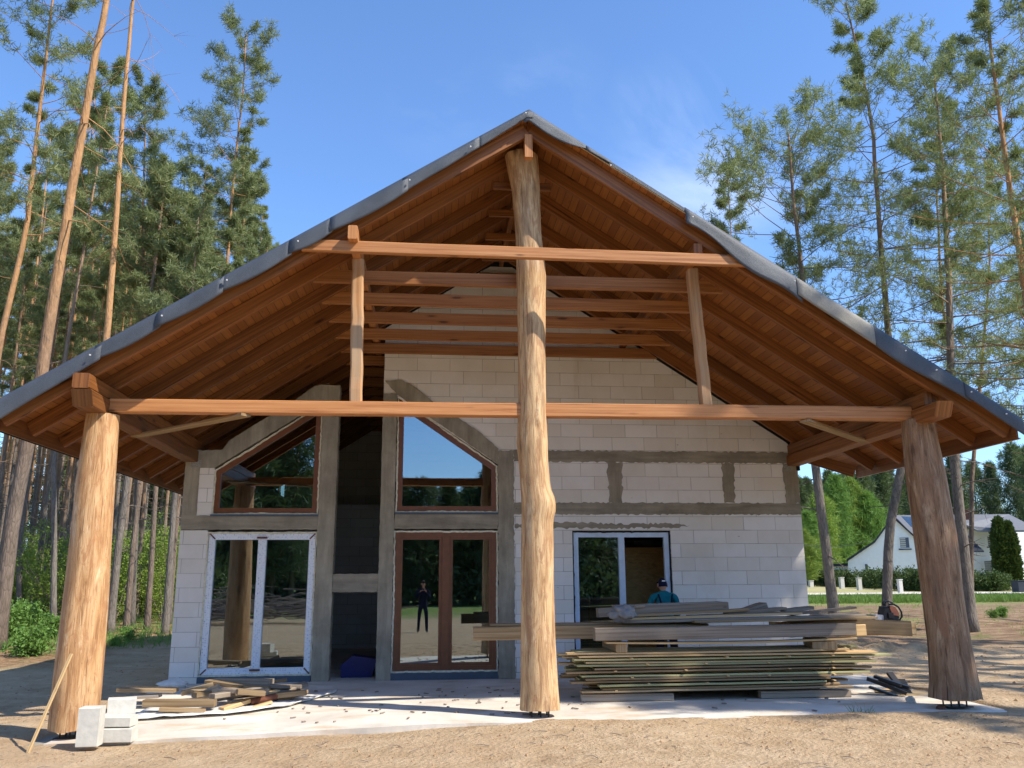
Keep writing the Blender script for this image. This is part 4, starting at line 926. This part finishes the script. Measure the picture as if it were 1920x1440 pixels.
# garden path and grass strip
def strip(name,x0,x1,y0,y1,mat,dz=.05,n=40):
    b=MB()
    for i in range(n+1):
        x=x0+(x1-x0)*i/n
        for y in (y0,y1): b.v.append((x,y+.3*mn.noise(Vector((x*.2,y,0))),ground_z(x,y,False)+dz))
    for i in range(n): b.face([i*2,i*2+2,i*2+3,i*2+1],[(0,0)]*4)
    tag(b.build(name,mat),kind='structure')
strip('gravel_path',24,90,43,47.5,T['slab'],.07)
def grass_patch(name,pts,h,mat='grass',nb=5,kind='stuff',label=None):
    cen=[(x,y,ground_z(x,y,False)+.01) for x,y in pts]; o=blades(name,cen,[(0,0,1)]*len(cen),h,nb,T[mat],None,wid=.07,spread=.4); tag(o,label,'grass' if label else None,kind=kind); return o
random.seed(8)
grass_patch('grass_strip',[(U(9,60),U(28.5,36)) for i in range(12000)],.3,label='strip of tall green grass between the ploughed field and the path',nb=5)
grass_patch('forest_floor_grass',[(U(-30,-6.8)+U(-1,1),7+U(0,1)**1.4*22) for i in range(5200)],.2,label='sparse green ground cover on the left forest floor',nb=5,mat='leafg')
grass_patch('field_weeds',[(U(6.5,26),U(7.5,30)) for i in range(900)],.13,label='scattered small weeds over the ploughed field on the right',nb=5,mat='leafy')
g=PY(1572,1336,-3.9); b=blades('grass_tuft',[(U(-.1,.1),U(-.04,.04),0) for _ in range(12)],[(0,0,1)]*12,.16,4,T['grass'],None,wid=.04,spread=.45); b.location=(g.x,-4.45,ground_z(g.x,-4.45)+.0); tag(b,'single small grass tuft growing at the slab edge','grass tuft')
# ------------------------------------------------------------------ lumber stack
random.seed(21)
GB='boards in the lumber stack'
def board(name,p0,p1,w,h,mat,label,cat='board',group=GB,**k):
    b=MB(); b.beam(p0,p1,w,h,**k); c=((p0[0]+p1[0])/2,(p0[1]+p1[1])/2,(p0[2]+p1[2])/2)
    return tag(b.build(name,T[mat],None,org=c),label,cat,group)
def bp(px0,py0,px1,py1,Y,w,h,mat,label,Y1=None,name='board',cat='board',group=GB,**k):
    a=PY(px0,py0,Y+w/2);c=PY(px1,py1,(Y1 if Y1 is not None else Y)+w/2); return board(name,tuple(a),tuple(c),w,h,mat,label,cat,group,**k)
for i,(x0,x1,yy) in enumerate([(1.42,2.72,-3.02),(3.98,5.30,-3.0),(1.9,5.2,-2.2)]):
    board('pallet_timber',(x0,yy,.055),(x1,yy,.055),.12,.10,'old',['short grey timber under the left end of the lumber stack','short grey timber under the right end of the lumber stack','long timber under the back of the lumber stack'][i],'timber','timbers under the stack',segs=4,jit=.004,ch=.01)
nl=13
for k in range(nl):
    z=.132+.0425*k
    for c in range(4):
        yy=-3.0+c*.235+(U(-.035,.06) if c==0 else U(-.03,.03)); x0=1.18+U(0,.45)+(.22 if k<3 else 0); x1=5.38+U(-.15,.34)+(.0 if k>3 else -.35)
        if k==10 and c==0: x1=5.95
        m_=random.choice(['green','green','green','oldtan','yel']) if k>1 else 'oldtan'
        if k>=11: m_=random.choice(['yel','yel','green'])
        lab='%s board in the %s layer from the bottom of the neat lower stack'%(('front','second row','third row','rear')[c],('first','second','third','fourth','fifth','sixth','seventh','eighth','ninth','tenth','eleventh','twelfth','top')[k])
        if c==0 and k==12: lab='topmost front pale board of the neat lower stack'
        if k==10 and c==0: lab='green board jutting farthest right from the lower stack'; m_='green'
        if c==0 and k in (5,8): m_='green'
        board('board',(x0,yy+U(-.03,.03),z+U(-.006,.006)),(x1,yy+U(-.03,.03),z+.012+U(-.009,.006)),.2,.025,m_,lab,segs=9,jit=.003,bow=U(-.01,.006),tw=U(-.05,.05),ch=.002)
    if k%2==0 and k<12:
        for xx in (1.9+.23*(k%3),2.9+.3*((k//2)%3),4.1+.3*((k//2)%2),5.05):
            board('stacking_stick',(xx,-3.12-U(0,.03),z+.0205),(xx+.02,-2.1,z+.0205),.035,.014,'yel','small stick laid between the layers of the lower lumber stack','stick','sticks between the boards',ch=0)
zt0=.132+.0425*12+.013
board('spacer_block',(2.0,-3.1,zt0+.055),(2.0,-2.1,zt0+.055),.16,.11,'oldtan','square spacer block at the left between the two lumber stacks','block','spacer blocks',ch=.008)
board('spacer_block',(4.95,-3.1,zt0+.055),(5.25,-2.1,zt0+.055),.34,.11,'oldtan','wide spacer block at the right between the two lumber stacks','block','spacer blocks',ch=.008)
zu=zt0+.12
board('board',(1.78,-3.05,zu+.012),(5.45,-3.0,zu+.03),.16,.026,'yel','bowed tan board right under the grey squared beam',segs=10,bow=-.03,ch=.002)
board('squared_beam',(1.62,-3.08,zu+.125),(5.45,-3.0,zu+.15),.17,.17,'old','grey squared beam along the front of the lumber stack','beam','beams on the lumber stack',segs=8,jit=.003,ch=.01)
board('squared_beam',(5.30,-2.80,zu+.125),(5.70,-2.8,zu+.13),.17,.165,'yel','pale fresh cut end piece right of the grey squared beam','beam','beams on the lumber stack',ch=.01)
board('squared_beam',(-.05,-2.45,zu+.12),(3.4,-2.6,zu+.14),.17,.19,'oldtan','tan beam end sticking out left behind the centre log post','beam','beams on the lumber stack',segs=8,jit=.003,ch=.01)
board('board',(.2,-2.40,zu+.235),(3.3,-2.5,zu+.25),.2,.03,'oldtan','thin board lying on the tan beam behind the centre log post',segs=5,jit=.002,ch=.002)
board('squared_beam',(4.7,-2.38,zu+.125),(6.62,-2.35,zu+.12),.3,.22,'oldtan','thick tan timber block that the chainsaw stands on','beam','beams on the lumber stack',segs=6,jit=.004,bow=.03,ch=.012)
board('squared_beam',(4.6,-2.1,zu+.12),(6.95,-1.9,zu+.10),.26,.2,'yel','pale timber block at the right end behind the chainsaw block','beam','beams on the lumber stack',ch=.01)
z2=zu+.235
top=[(1168,1166,1470,1158,-2.75,.2,.04,'old','lowest grey board in the loose top heap, left half'),(1165,1161,1500,1150,-2.65,.18,.03,'yel','thin pale board running through the loose top heap'),
(1186,1154,1400,1143,-2.55,.2,.04,'oldtan','tan board under the thick grey beam of the top heap'),(1120,1149,1362,1137,-2.45,.2,.13,'old','thick grey beam on top of the loose heap'),(1150,1137,1350,1130,-2.35,.24,.04,'old','topmost grey board of the loose heap'),
(1360,1150,1470,1141,-2.5,.22,.05,'old','short grey board right of the thick top beam'),(1290,1156,1530,1147,-2.6,.2,.04,'old','grey board in the middle of the loose top heap'),
(1400,1160,1617,1153,-2.7,.24,.03,'old','dark thin board reaching right over the grey beam'),(1480,1152,1600,1139,-2.3,.22,.03,'old','dark board tilted up at the right of the top heap'),(1500,1158,1605,1149,-2.5,.2,.035,'old','short dark board at the right end of the top heap'),
(1395,1146,1432,1134,-2.2,.3,.08,'old','grey offcut standing up near the middle of the heap'),(1468,1145,1520,1139,-2.1,.25,.05,'old','dark offcut lying at the far right back of the heap'),(1300,1166,1640,1158,-2.9,.18,.03,'oldtan','long tan board just above the grey squared beam')]
for t in top: bp(*t[:-1],t[-1],segs=5,jit=.003,ch=.003)
board('wood_offcut',(2.35,-2.5,z2+.245),(2.5,-2.45,z2+.25),.05,.035,'old','tiny block lying on the topmost board, left end','offcut','offcuts')
# rag
def lump(name,mat,loc,rad,seed,label,cat,sc_=(1,1,1),n=16,amp=.35,smooth=True,group=None):
    b=MB()
    for i in range(n+1):
        ph=math.pi*i/n
        for j in range(n*2):
            th=math.pi*j/n; d=Vector((math.sin(ph)*math.cos(th),math.sin(ph)*math.sin(th),math.cos(ph))); r=rad*(1+amp*mn.noise(d*1.6+Vector((seed,0,0)))+amp*.5*mn.noise(d*4+Vector((seed,3,0))))
            b.v.append((d.x*r*sc_[0],d.y*r*sc_[1],d.z*r*sc_[2]))
    for i in range(n):
        for j in range(n*2): k=(j+1)%(n*2); b.face([i*n*2+j,(i+1)*n*2+j,(i+1)*n*2+k,i*n*2+k],[(0,0)]*4)
    o=b.build(name,mat,None,smooth,loc=loc); return tag(o,label,cat,group)
p=PY(1168,1150,-2.85); lump('rag',T['rag'],(p.x,-2.85,p.z),.14,5.2,'grey rag draped over the lumber at the left of the top heap','rag',(1.25,.8,.8),22,.5)
# chainsaw
p=PY(1664,1150,-2.35); CS=empty('chainsaw',(p.x,-2.35,zu+.225)); tag(CS,'chainsaw with a black curved hand guard and orange housing standing on a timber block','chainsaw')
S=1.0
part('engine_housing',T['black'],CS,lambda b:(b.prism([(-.1,0),(.1,0),(.13,.06),(.12,.13),(.06,.19),(-.08,.2),(-.11,.12)],-.1,.1),b.box(-.085,.06,-.085,.085,.2,.225,ch=.01)))
part('orange_cover',T['orange'],CS,lambda b:b.prism([(.02,.1),(.12,.08),(.125,.13),(.075,.215),(.0,.235),(-.01,.2)],-.112,.0))
part('muffler',T['steel'],CS,lambda b:b.box(-.05,.03,-.125,-.1,.05,.13,ch=.008))
part('front_handle',T['black'],CS,lambda b:b.tube([(-.1,-.11,.16),(-.115,-.12,.26),(-.09,-.1,.295),(-.0,-.02,.30),(.03,.1,.27),(.03,.12,.1)],.011,8))
part('rear_handle',T['black'],CS,lambda b:b.tube([(.02,-.02,.25),(.10,-.03,.255),(.165,-.04,.21),(.205,-.04,.14),(.205,-.04,.07),(.17,-.03,.02),(.08,-.02,.008)],.014,8))
part('hand_guard',T['black'],CS,lambda b:[b.tube([(-.10,-.09,.285),(-.02,-.1,.30),(.05,-.09,.275)],.012,6),b.tube([(-.10,-.09,.24),(-.10,-.09,.29)],.012,6)])
part('oil_tank',T['whitep'],CS,lambda b:b.prism([(-.245,.02),(-.23,.005),(-.12,.0),(-.105,.02),(-.105,.08),(-.12,.1),(-.22,.1),(-.245,.08)],-.08,-.0))
# black scrap heap at the right end, stones
random.seed(31)
for i,(a,c,h) in enumerate([((1625,1272),(1700,1300),.05),((1640,1268),(1690,1285),.04),((1630,1288),(1688,1308),.03),((1648,1276),(1706,1290),.05),((1690,1275),(1706,1306),.045),((1668,1262),(1694,1296),.04)]):
    bp(a[0],a[1],c[0],c[1],-2.9+.06*i,.10,h,'old' if False else 'old',['lowest long','upper rear','lower front','middle','short upright','tilted upper'][i]+' charred black plank in the heap at the right end of the stack',Y1=-3.15+.05*i,name='charred_plank',cat='plank',group='charred planks',ch=.003).data.materials[0]=T['black']
p=PZ(1707,1313,.03); lump('foam_chunk',T['whiteb'],(p.x,p.y,.03),.07,3,'yellowish foam chunk on the slab near the right log post','foam chunk',(1,.8,.8),8,.3,False)
p=PZ(1764,1325,.03); lump('brick_fragment',T['rust'],(p.x,p.y,.0),.075,6,'reddish brick fragment beside the right log post foot','brick',(1,.7,.8),6,.3,False)
p=PZ(1745,1300,.03); lump('sawdust_heap',T['yel'],(p.x-.2,p.y+.4,-.02),.42,9,'flat pale heap of sawdust left of the right log post','sawdust',(1.2,1,.12),14,.3)
# ------------------------------------------------------------------ left clutter on the slab
random.seed(41)
GS='scrap boards before the left patio door'
b=MB(); n=26
for i in range(n+1):
    t=i/n; x=-4.55+2.45*t
    for j in range(7):
        q=j/6; y=interp(t,[0,.55,.8,1],[-3.35,-3.25,-2.8,-1.6])+q*interp(t,[0,.6,1],[1.6,1.5,.5]); z=slab_z(x,y)+.012+(.06*abs(mn.noise(Vector((x*3,1,0))))+.03)*(1 if j==0 else .25)+.02*mn.noise(Vector((x*4,y*4,2)))
        b.v.append((x,y,z))
for i in range(n):
    for j in range(6): b.face([i*7+j,(i+1)*7+j,(i+1)*7+j+1,i*7+j+1],[(0,0)]*4)
o=b.build('plastic_sheet',T['foilw'],None,True); o.modifiers.new('s','SOLIDIFY').thickness=.012; tag(o,'crumpled white sheet under the scrap boards on the slab','sheet')
lay=[(392,1277,500,1292,-1.7,-2.1,.22,.05,'oldtan','wide tan board leaning at the back of the scrap pile'),(500,1298,575,1283,-1.5,-1.3,.3,.06,'old','dark board at the right back of the scrap pile'),
(270,1318,404,1318,-2.9,-2.9,.16,.09,'oldtan','squared tan timber lying along the front of the scrap pile'),(225,1292,330,1294,-2.2,-2.2,.3,.05,'oldtan','flat board at the left back of the scrap pile'),
(415,1330,520,1296,-2.9,-2.2,.12,.05,'yel','fresh yellow lath slanting across the scrap pile'),(372,1308,412,1290,-2.3,-2.4,.05,.12,'old','small square panel propped up in the scrap pile'),
(430,1316,495,1302,-2.6,-2.3,.14,.04,'old','grey lath under the rusty pipe'),(300,1330,384,1333,-3.0,-3.0,.1,.05,'oldtan','short tan lath at the very front of the scrap pile'),
(440,1300,478,1290,-2.0,-1.9,.2,.1,'old','grey offcut in the middle of the scrap pile'),(520,1312,556,1300,-2.3,-2.2,.16,.07,'oldtan','brown split wedge at the right of the scrap pile'),
(468,1328,510,1316,-2.7,-2.6,.1,.03,'yel','small pale splinter near the front right of the scrap pile'),(238,1308,300,1304,-2.5,-2.5,.2,.04,'old','grey board at the left of the scrap pile'),(340,1300,400,1284,-2.0,-1.9,.14,.07,'oldtan','brown timber under the wide tan board'),(545,1306,572,1296,-2.0,-1.7,.12,.05,'oldtan','brown offcut at the far right of the scrap pile')]
words=['uppermost','lowest','thick','narrow','split','knotty','grey','dark','short','broken','bent','flat','pale','stubby','cracked','dusty']
for q in range(16):
    x=U(-3.75,-2.75);y=U(-2.7,-1.4);a=U(-.5,.6)+(1.3 if q%5==0 else 0);L_=U(.35,.95);z=slab_z(x,y)+.05+.16*random.random()*(1-abs(x+3.25)/.7)+.02
    board('scrap_board',(x-L_/2*math.cos(a),y-L_/2*math.sin(a),z+U(-.03,.05)),(x+L_/2*math.cos(a),y+L_/2*math.sin(a),z+U(-.03,.07)),U(.07,.2),U(.03,.075),('old','oldtan','oldtan','old')[q%4],'%s offcut tumbled in the middle of the scrap pile'%words[q],group=GS,segs=3,jit=.003,ch=.004)
for (a,b_,c,d,y0,y1,w_,h_,m_,lab) in lay: bp(a,b_,c,d,y0,w_,h_,m_,lab,Y1=y1,name='scrap_board',group=GS,segs=3,jit=.003,ch=.004)
p0=PY(470,1316,-2.55);p1=PY(562,1298,-2.1); b=MB(); b.tube([tuple(p0),tuple((p0+p1)/2+Vector((0,0,.01))),tuple(p1)],[.045,.043,.045],10); tag(b.build('rusty_pipe',T['rust'],None,True),'rusty brown pipe lying across the scrap pile','pipe')
# white blocks beside the left post
def blk(px0,px1,yt,yb,Y,dep,label,rz=0,mat='whiteb'):
    a=PY(px0,yb,Y);c=PY(px1,yt,Y); w_=c.x-a.x;h_=c.z-a.z
    b=MB(); b.beam((-w_/2,0,h_/2),(w_/2,0,h_/2),dep,h_,ch=.008,segs=2,jit=.002); o=b.build('white_block',T[mat],None,loc=((a.x+c.x)/2,Y+dep/2,a.z)); o.rotation_euler=(0,0,rz); tag(o,label,'block','white blocks by the left log post')
blk(140,187,1327,1402,-5.02,.2,'tallest white block, upright against the left log post',.04)
blk(186,247,1366,1394,-4.75,.24,'lower of the two white blocks stacked right of the upright one')
blk(186,246,1344,1364,-4.72,.24,'upper of the two white blocks stacked right of the upright one',-.06)
blk(196,250,1310,1342,-4.5,.2,'white block tilted on top of the two stacked ones',.3)
a=PY(52,1412,-5.0);c=PY(134,1226,-4.55); b=MB(); b.beam(tuple(a),tuple(c),.035,.022,ch=.003); tag(b.build('lath',T['yel'],None),'thin yellow lath leaning against the left log post','lath')
b=MB(); b.box(-5.25,-4.45,-4.6,-3.8,-.5,-.16,ch=.02); tag(b.build('post_footing',T['conc'],None),'low concrete footing below the left log post','footing')
p=PZ(310,1290,0); lump('plastic_bag',T['foilw'],(-4.75,-.55,.06),.16,11,'pale blue crumpled bag at the left wall foot','bag',(1.3,.7,.5),12,.5)
# slab debris chips (countless)
random.seed(55); b=MB()
for i in range(120):
    x=U(-2.6,1.4) if i<60 else U(-4,5);y=U(-4.3,-1.2);L_=U(.02,.1);a=U(0,3.1); z=slab_z(x,y)+.012
    b.beam((x,y,z),(x+L_*math.cos(a),y+L_*math.sin(a),z),U(.01,.03),.012,ch=0)
tag(b.build('wood_chips',T['twig'],None),'small dark wood chips scattered on the concrete slab','chips',kind='stuff')
b=MB()
for i in range(620):
    x=U(-7,12);y=U(-9.5,-4.8) if i<330 else U(-6,5); 
    if -5.2<x<6.9 and y>-4.9: continue
    L_=U(.03,.22);a=U(0,3.14); z=ground_z(x,y)+.008; k=U(-.4,.4)
    b.tube([(x,y,z),(x+L_*.5*math.cos(a),y+L_*.5*math.sin(a),z+.01),(x+L_*math.cos(a+k),y+L_*math.sin(a+k),z)],[.004,.004,.002],4)
tag(b.build('scattered_twigs',T['twig'],None),'dry twigs and bark scattered over the sand','twigs',kind='stuff')
b=MB()
for i in range(3200):
    x=U(-8,13);y=U(-10,-4.85) if i<1900 else U(-5,7)
    if -5.2<x<6.95 and y>-4.9: continue
    r=U(.006,.028)*(1.6 if x>6 and y>-4 else 1); z=ground_z(x,y); k=len(b.v)
    for q in ((r,0,0),(0,r*U(.6,1.2),0),(-r,0,0),(0,-r,0),(0,0,r*U(.4,.9))): b.v.append((x+q[0],y+q[1],z+q[2]))
    for f in ((0,1,4),(1,2,4),(2,3,4),(3,0,4)): b.face([k+j for j in f],[(0,0)]*3)
tag(b.build('sand_clods',flat('clod_earth',(.3,.195,.11),.95,.1,30,.4),None),'small clods and pebbles scattered over the sand','clods',kind='stuff')
# ------------------------------------------------------------------ things inside and by the doors
p=PY(1104,1055,.35); b=MB(); b.tube([(p.x,.35,.0),(p.x-.02,.35,p.z)],[.018,.018],8); tag(b.build('wooden_pole',T['yel'],None),'thin pale pole standing behind the left leaf of the pale blue door','pole')
p=PZ(672,1268,.0)
b=MB(); b.prism([(-.28,.0),(.25,.0),(.33,.3),(-.1,.36),(-.3,.2)],-.22,.22); o=b.build('plastic_tub',T['blue'],None,loc=(p.x,.75,.004)); tag(o,'dark blue plastic tub on the floor inside the open doorway','tub')
# ------------------------------------------------------------------ people
def skin_body(name,joints,edges,mat,parent,root=0,sub=2):
    me=bpy.data.meshes.new(name); me.from_pydata([j[0] for j in joints],edges,[]); me.materials.append(mat)
    o=bpy.data.objects.new(name,me); link(o,parent)
    sk=o.modifiers.new('skin','SKIN'); sk.use_smooth_shade=True; sk.branch_smoothing=.6
    for i,j in enumerate(joints):
        v=me.skin_vertices[0].data[i]; r=j[1]; v.radius=r if isinstance(r,tuple) else (r,r); v.use_root=(i==root)
    ss=o.modifiers.new('sub','SUBSURF'); ss.levels=sub; ss.render_levels=sub
    return o
def head(parent,loc,mat_hair,rz=0,tilt=0,cap=None):
    b=MB(); n=20
    for i in range(n+1):
        ph=math.pi*i/n
        for j in range(n*2):
            th=math.pi*j/n; d=Vector((math.sin(ph)*math.cos(th),math.sin(ph)*math.sin(th),math.cos(ph)))
            x=d.x*.074;y=d.y*.095;z=d.z*.118
            if z<-.02: x*=1-.32*(-z-.02)/.1; y*=1-.12*(-z-.02)/.1
            if d.y<-.8 and abs(z+.015)<.045: y-=.018*(1-abs(z+.015)/.045)*max(0,1-abs(x)/.022)   # nose
            if d.y<-.6 and abs(z-.02)<.015: y+=.006*(1 if .015<abs(x)<.045 else 0)
            b.v.append((x,y,z))
    for i in range(n):
        for j in range(n*2): k=(j+1)%(n*2); b.face([i*n*2+j,(i+1)*n*2+j,(i+1)*n*2+k,i*n*2+k],[(0,0)]*4)
    h=b.build('head',T['skin'],parent,True,loc=loc); h.rotation_euler=(tilt,0,rz)
    for s in (-1,1):
        e=MB(); e.prism([(-.01,-.028),(.012,-.03),(.02,.0),(.014,.03),(-.012,.026)],s*.072,s*.088,'X'); e.build('ear',T['skin'],h,True)
    hb_=MB(); m0=len(b.v)
    for i in range(9):
        ph=math.pi*.58*i/8
        for j in range(24):
            th=2*math.pi*j/24; d=Vector((math.sin(ph)*math.cos(th),math.sin(ph)*math.sin(th),math.cos(ph))); yy=d.y*.101
            zz=d.z*.126
            if d.y<-.3: zz=max(zz,.055)
            hb_.v.append((d.x*.080,yy,zz))
    for i in range(8):
        for j in range(24): k=(j+1)%24; hb_.face([i*24+j,(i+1)*24+j,(i+1)*24+k,i*24+k],[(0,0)]*4)
    hb_.build('cap' if cap else 'hair',cap or mat_hair,h,True)
    if cap:
        q=MB(); q.prism([(-.07,-.08),(-.06,-.16),(0,-.185),(.06,-.16),(.07,-.08)],.05,.062,'Z'); q.build('cap_peak',cap,h,True)
        q=MB(); q.box(-.03,.03,.10,.106,.05,.072); q.build('cap_label',T['nail'],h)
    return h
def hand(parent,wrist,dirv,side,curl=.5,name='hand'):
    """palm, four fingers and a thumb; dirv points from wrist to fingers"""
    d=Vector(dirv).normalized(); up=Vector((0,0,1)) if abs(d.z)<.8 else Vector((0,-1,0)); sx=d.cross(up).normalized()*side; n_=sx.cross(d).normalized()
    w_=Vector(wrist); J=[(tuple(w_),(.022,.018)),(tuple(w_+d*.05),(.030,.014)),(tuple(w_+d*.085),(.034,.013))];E=[(0,1),(1,2)]
    for f,(o,L_) in enumerate(((-.030,.065),(-.010,.075),(.010,.07),(.028,.055))):
        b0=w_+d*.088+sx*o; k=len(J); c=curl; a=b0+(d*math.cos(c*.6)+n_*-math.sin(c*.6))*L_*.5; e=a+(d*math.cos(c*1.6)-n_*math.sin(c*1.6))*L_*.5
        J+= [(tuple(b0),.009),(tuple(a),.0085),(tuple(e),.007)]; E+=[(2,k),(k,k+1),(k+1,k+2)]
    k=len(J); t0=w_+d*.03-sx*.03; J+=[(tuple(t0),.012),(tuple(t0+d*.03-sx*.025-n_*.01),.01),(tuple(t0+d*.055-sx*.028-n_*.02),.008)]; E+=[(1,k),(k,k+1),(k+1,k+2)]
    return skin_body(name,J,E,T['skin'],parent,0,1)
def person(loc,rz,shirt,trousers,label,arms='down',lean=0,cap=None,h=1.75,strap=False,hd=.235):
    root=empty('person',loc,rz); tag(root,label,'person')
    k=h/1.75; ly=-lean
    hip=.93*k; sh=1.42*k
    V=lambda x,y,z:(x*k,y,z)
    tr=[((0,0,hip+.1),(.15,.115)),((0,0,hip-.06),(.15,.11)),((-.10,0,hip-.1),(.085,.09)),((-.13,-.01,.5*k),(.062,.065)),((-.15,.01,.1*k),(.045,.05)),((-.155,-.03,.05),(.045,.05)),((-.17,-.16,.035),(.04,.03)),
        ((.10,0,hip-.1),(.085,.09)),((.12,-.01,.5*k),(.062,.065)),((.14,.01,.1*k),(.045,.05)),((.145,-.03,.05),(.045,.05)),((.16,-.16,.035),(.04,.03))]
    skin_body('trousers',tr,[(0,1),(1,2),(2,3),(3,4),(4,5),(5,6),(1,7),(7,8),(8,9),(9,10),(10,11)],trousers,root)
    if arms=='phone': aL=[(-.20,ly*.8,sh-.02),(-.24,-.05+ly,sh-.26),(-.11,-.27+ly,sh-.05)]; aR=[(.20,ly*.8,sh-.02),(.25,-.05+ly,sh-.26),(.12,-.27+ly,sh-.05)]
    else: aL=[(-.20,ly*.8,sh-.02),(-.27,ly-.03,sh-.3),(-.2,ly-.25,sh-.42)]; aR=[(.20,ly*.8,sh-.02),(.27,ly-.03,sh-.3),(.2,ly-.25,sh-.42)]
    J=[((0,0,hip-.10),(.168,.13)),((0,ly*.35,hip+.22*k),(.155,.11)),((0,ly*.75,sh-.1),(.185,.115)),((0,ly*.9,sh+.02),(.10,.075)),((0,ly,sh+.075),(.06,.058)),
       (aL[0],.062),(aL[1],.05),(aL[2],.036),(aR[0],.062),(aR[1],.05),(aR[2],.036)]
    skin_body('shirt',J,[(0,1),(1,2),(2,3),(3,4),(3,5),(5,6),(6,7),(3,8),(8,9),(9,10)],shirt,root)
    skin_body('neck',[((0,ly,sh+.05),.052),((0,ly-.01,sh+.11),.05),((0,ly-.02,sh+.17),.05)],[(0,1),(1,2)],T['skin'],root)
    head(root,(0,ly-.03,sh+hd),T['hair'],0,lean*1.2,cap)
    for s,a in ((-1,aL),(1,aR)):
        dv=Vector(a[2])-Vector(a[1]); hand(root,a[2],dv if arms!='phone' else Vector((-s*.5,-.3,.5)),s,.7)
    if strap:
        for s in (-1,1):
            b=MB(); b.tube([(s*.12,ly*.75+.10,sh+.02),(s*.09,ly*.6+.135,sh-.12),(s*.04,ly*.4+.13,sh-.3),(0,.125,hip+.2)],[.016,.016,.016,.016],6); b.build('strap',T['navy'],root,True)
    return root
q=ground_z(-.67,-15.9,False)
person((-.95,-15.95,q),math.pi,T['navy'],T['navy'],'photographer in dark clothes holding up a phone, mirrored in the brown patio door','phone',0,None,1.74)
b=MB(); b.beam((-.08,0,0),(.08,0,0),.009,.075,ch=.002); o=b.build('phone',T['black'],None,loc=(-.95,-15.60,1.60)); tag(o,'black smartphone held up by the photographer','phone')
person((3.32,-.62,.0),math.pi,T['teal'],T['navy'],'worker in a teal shirt, dark straps and blue cap seen from behind over the lumber','down',.10,T['navy'],1.70,True,.17)
# brush pile in the yard, mirrored in the left patio door
random.seed(66); b=MB()
for i in range(420):
    x=-9.5+RNG.normal()*2.2;y=-24+RNG.normal()*1.1;z=abs(RNG.normal())*.45+.1;a=U(-.5,.5)+(3.14 if random.random()<.5 else 0);L_=U(.6,2.6)
    b.tube([(x,y,z),(x+L_*.5*math.cos(a),y+L_*.5*math.sin(a),z+U(-.1,.25)),(x+L_*math.cos(a),y+L_*math.sin(a),z+U(-.2,.3))],[.03,.022,.008],5)
tag(b.build('brush_pile',T['twig'],None),'heap of cut branches across the yard, mirrored in the left patio door','brush pile',kind='stuff')

# ------------------------------------------------------------------ wire and broken limb on the right, individual labels for look-alikes
a=PY(1500,1022,60);c=PY(1640,1010,95); b=MB(); b.tube([tuple(a+(c-a)*t-Vector((0,0,.5*math.sin(math.pi*t)))) for t in [k/8 for k in range(9)]],.02,4); tag(b.build('overhead_wire',T['steel'],None),'thin overhead wire crossing in front of the birches','wire')
ORD=['first','second','third','fourth','fifth','sixth','seventh','eighth','ninth','tenth','eleventh','twelfth','thirteenth','fourteenth','fifteenth','sixteenth','seventeenth','eighteenth']
bylab={}
for o in COL.objects:
    if o.parent is None and 'label' in o and o.get('group') in ('pines of the left forest','conifers behind the white house','young trees under the left pines'):
        d=o.location-CAM; px=960+F*d.dot(CR)/max(.1,d.dot(CF)); bylab.setdefault(o['label'],[]).append((px,o))
for lab,l in bylab.items():
    l=[q for q in l if -30<q[0]<1960]
    if len(l)<2: continue
    l.sort(key=lambda q:q[0])
    for i,(px,o) in enumerate(l[:18]):
        o['label']=(ORD[i]+' '+lab+', counted from the left') if len((ORD[i]+' '+lab).split())<=12 else ORD[i]+' '+lab
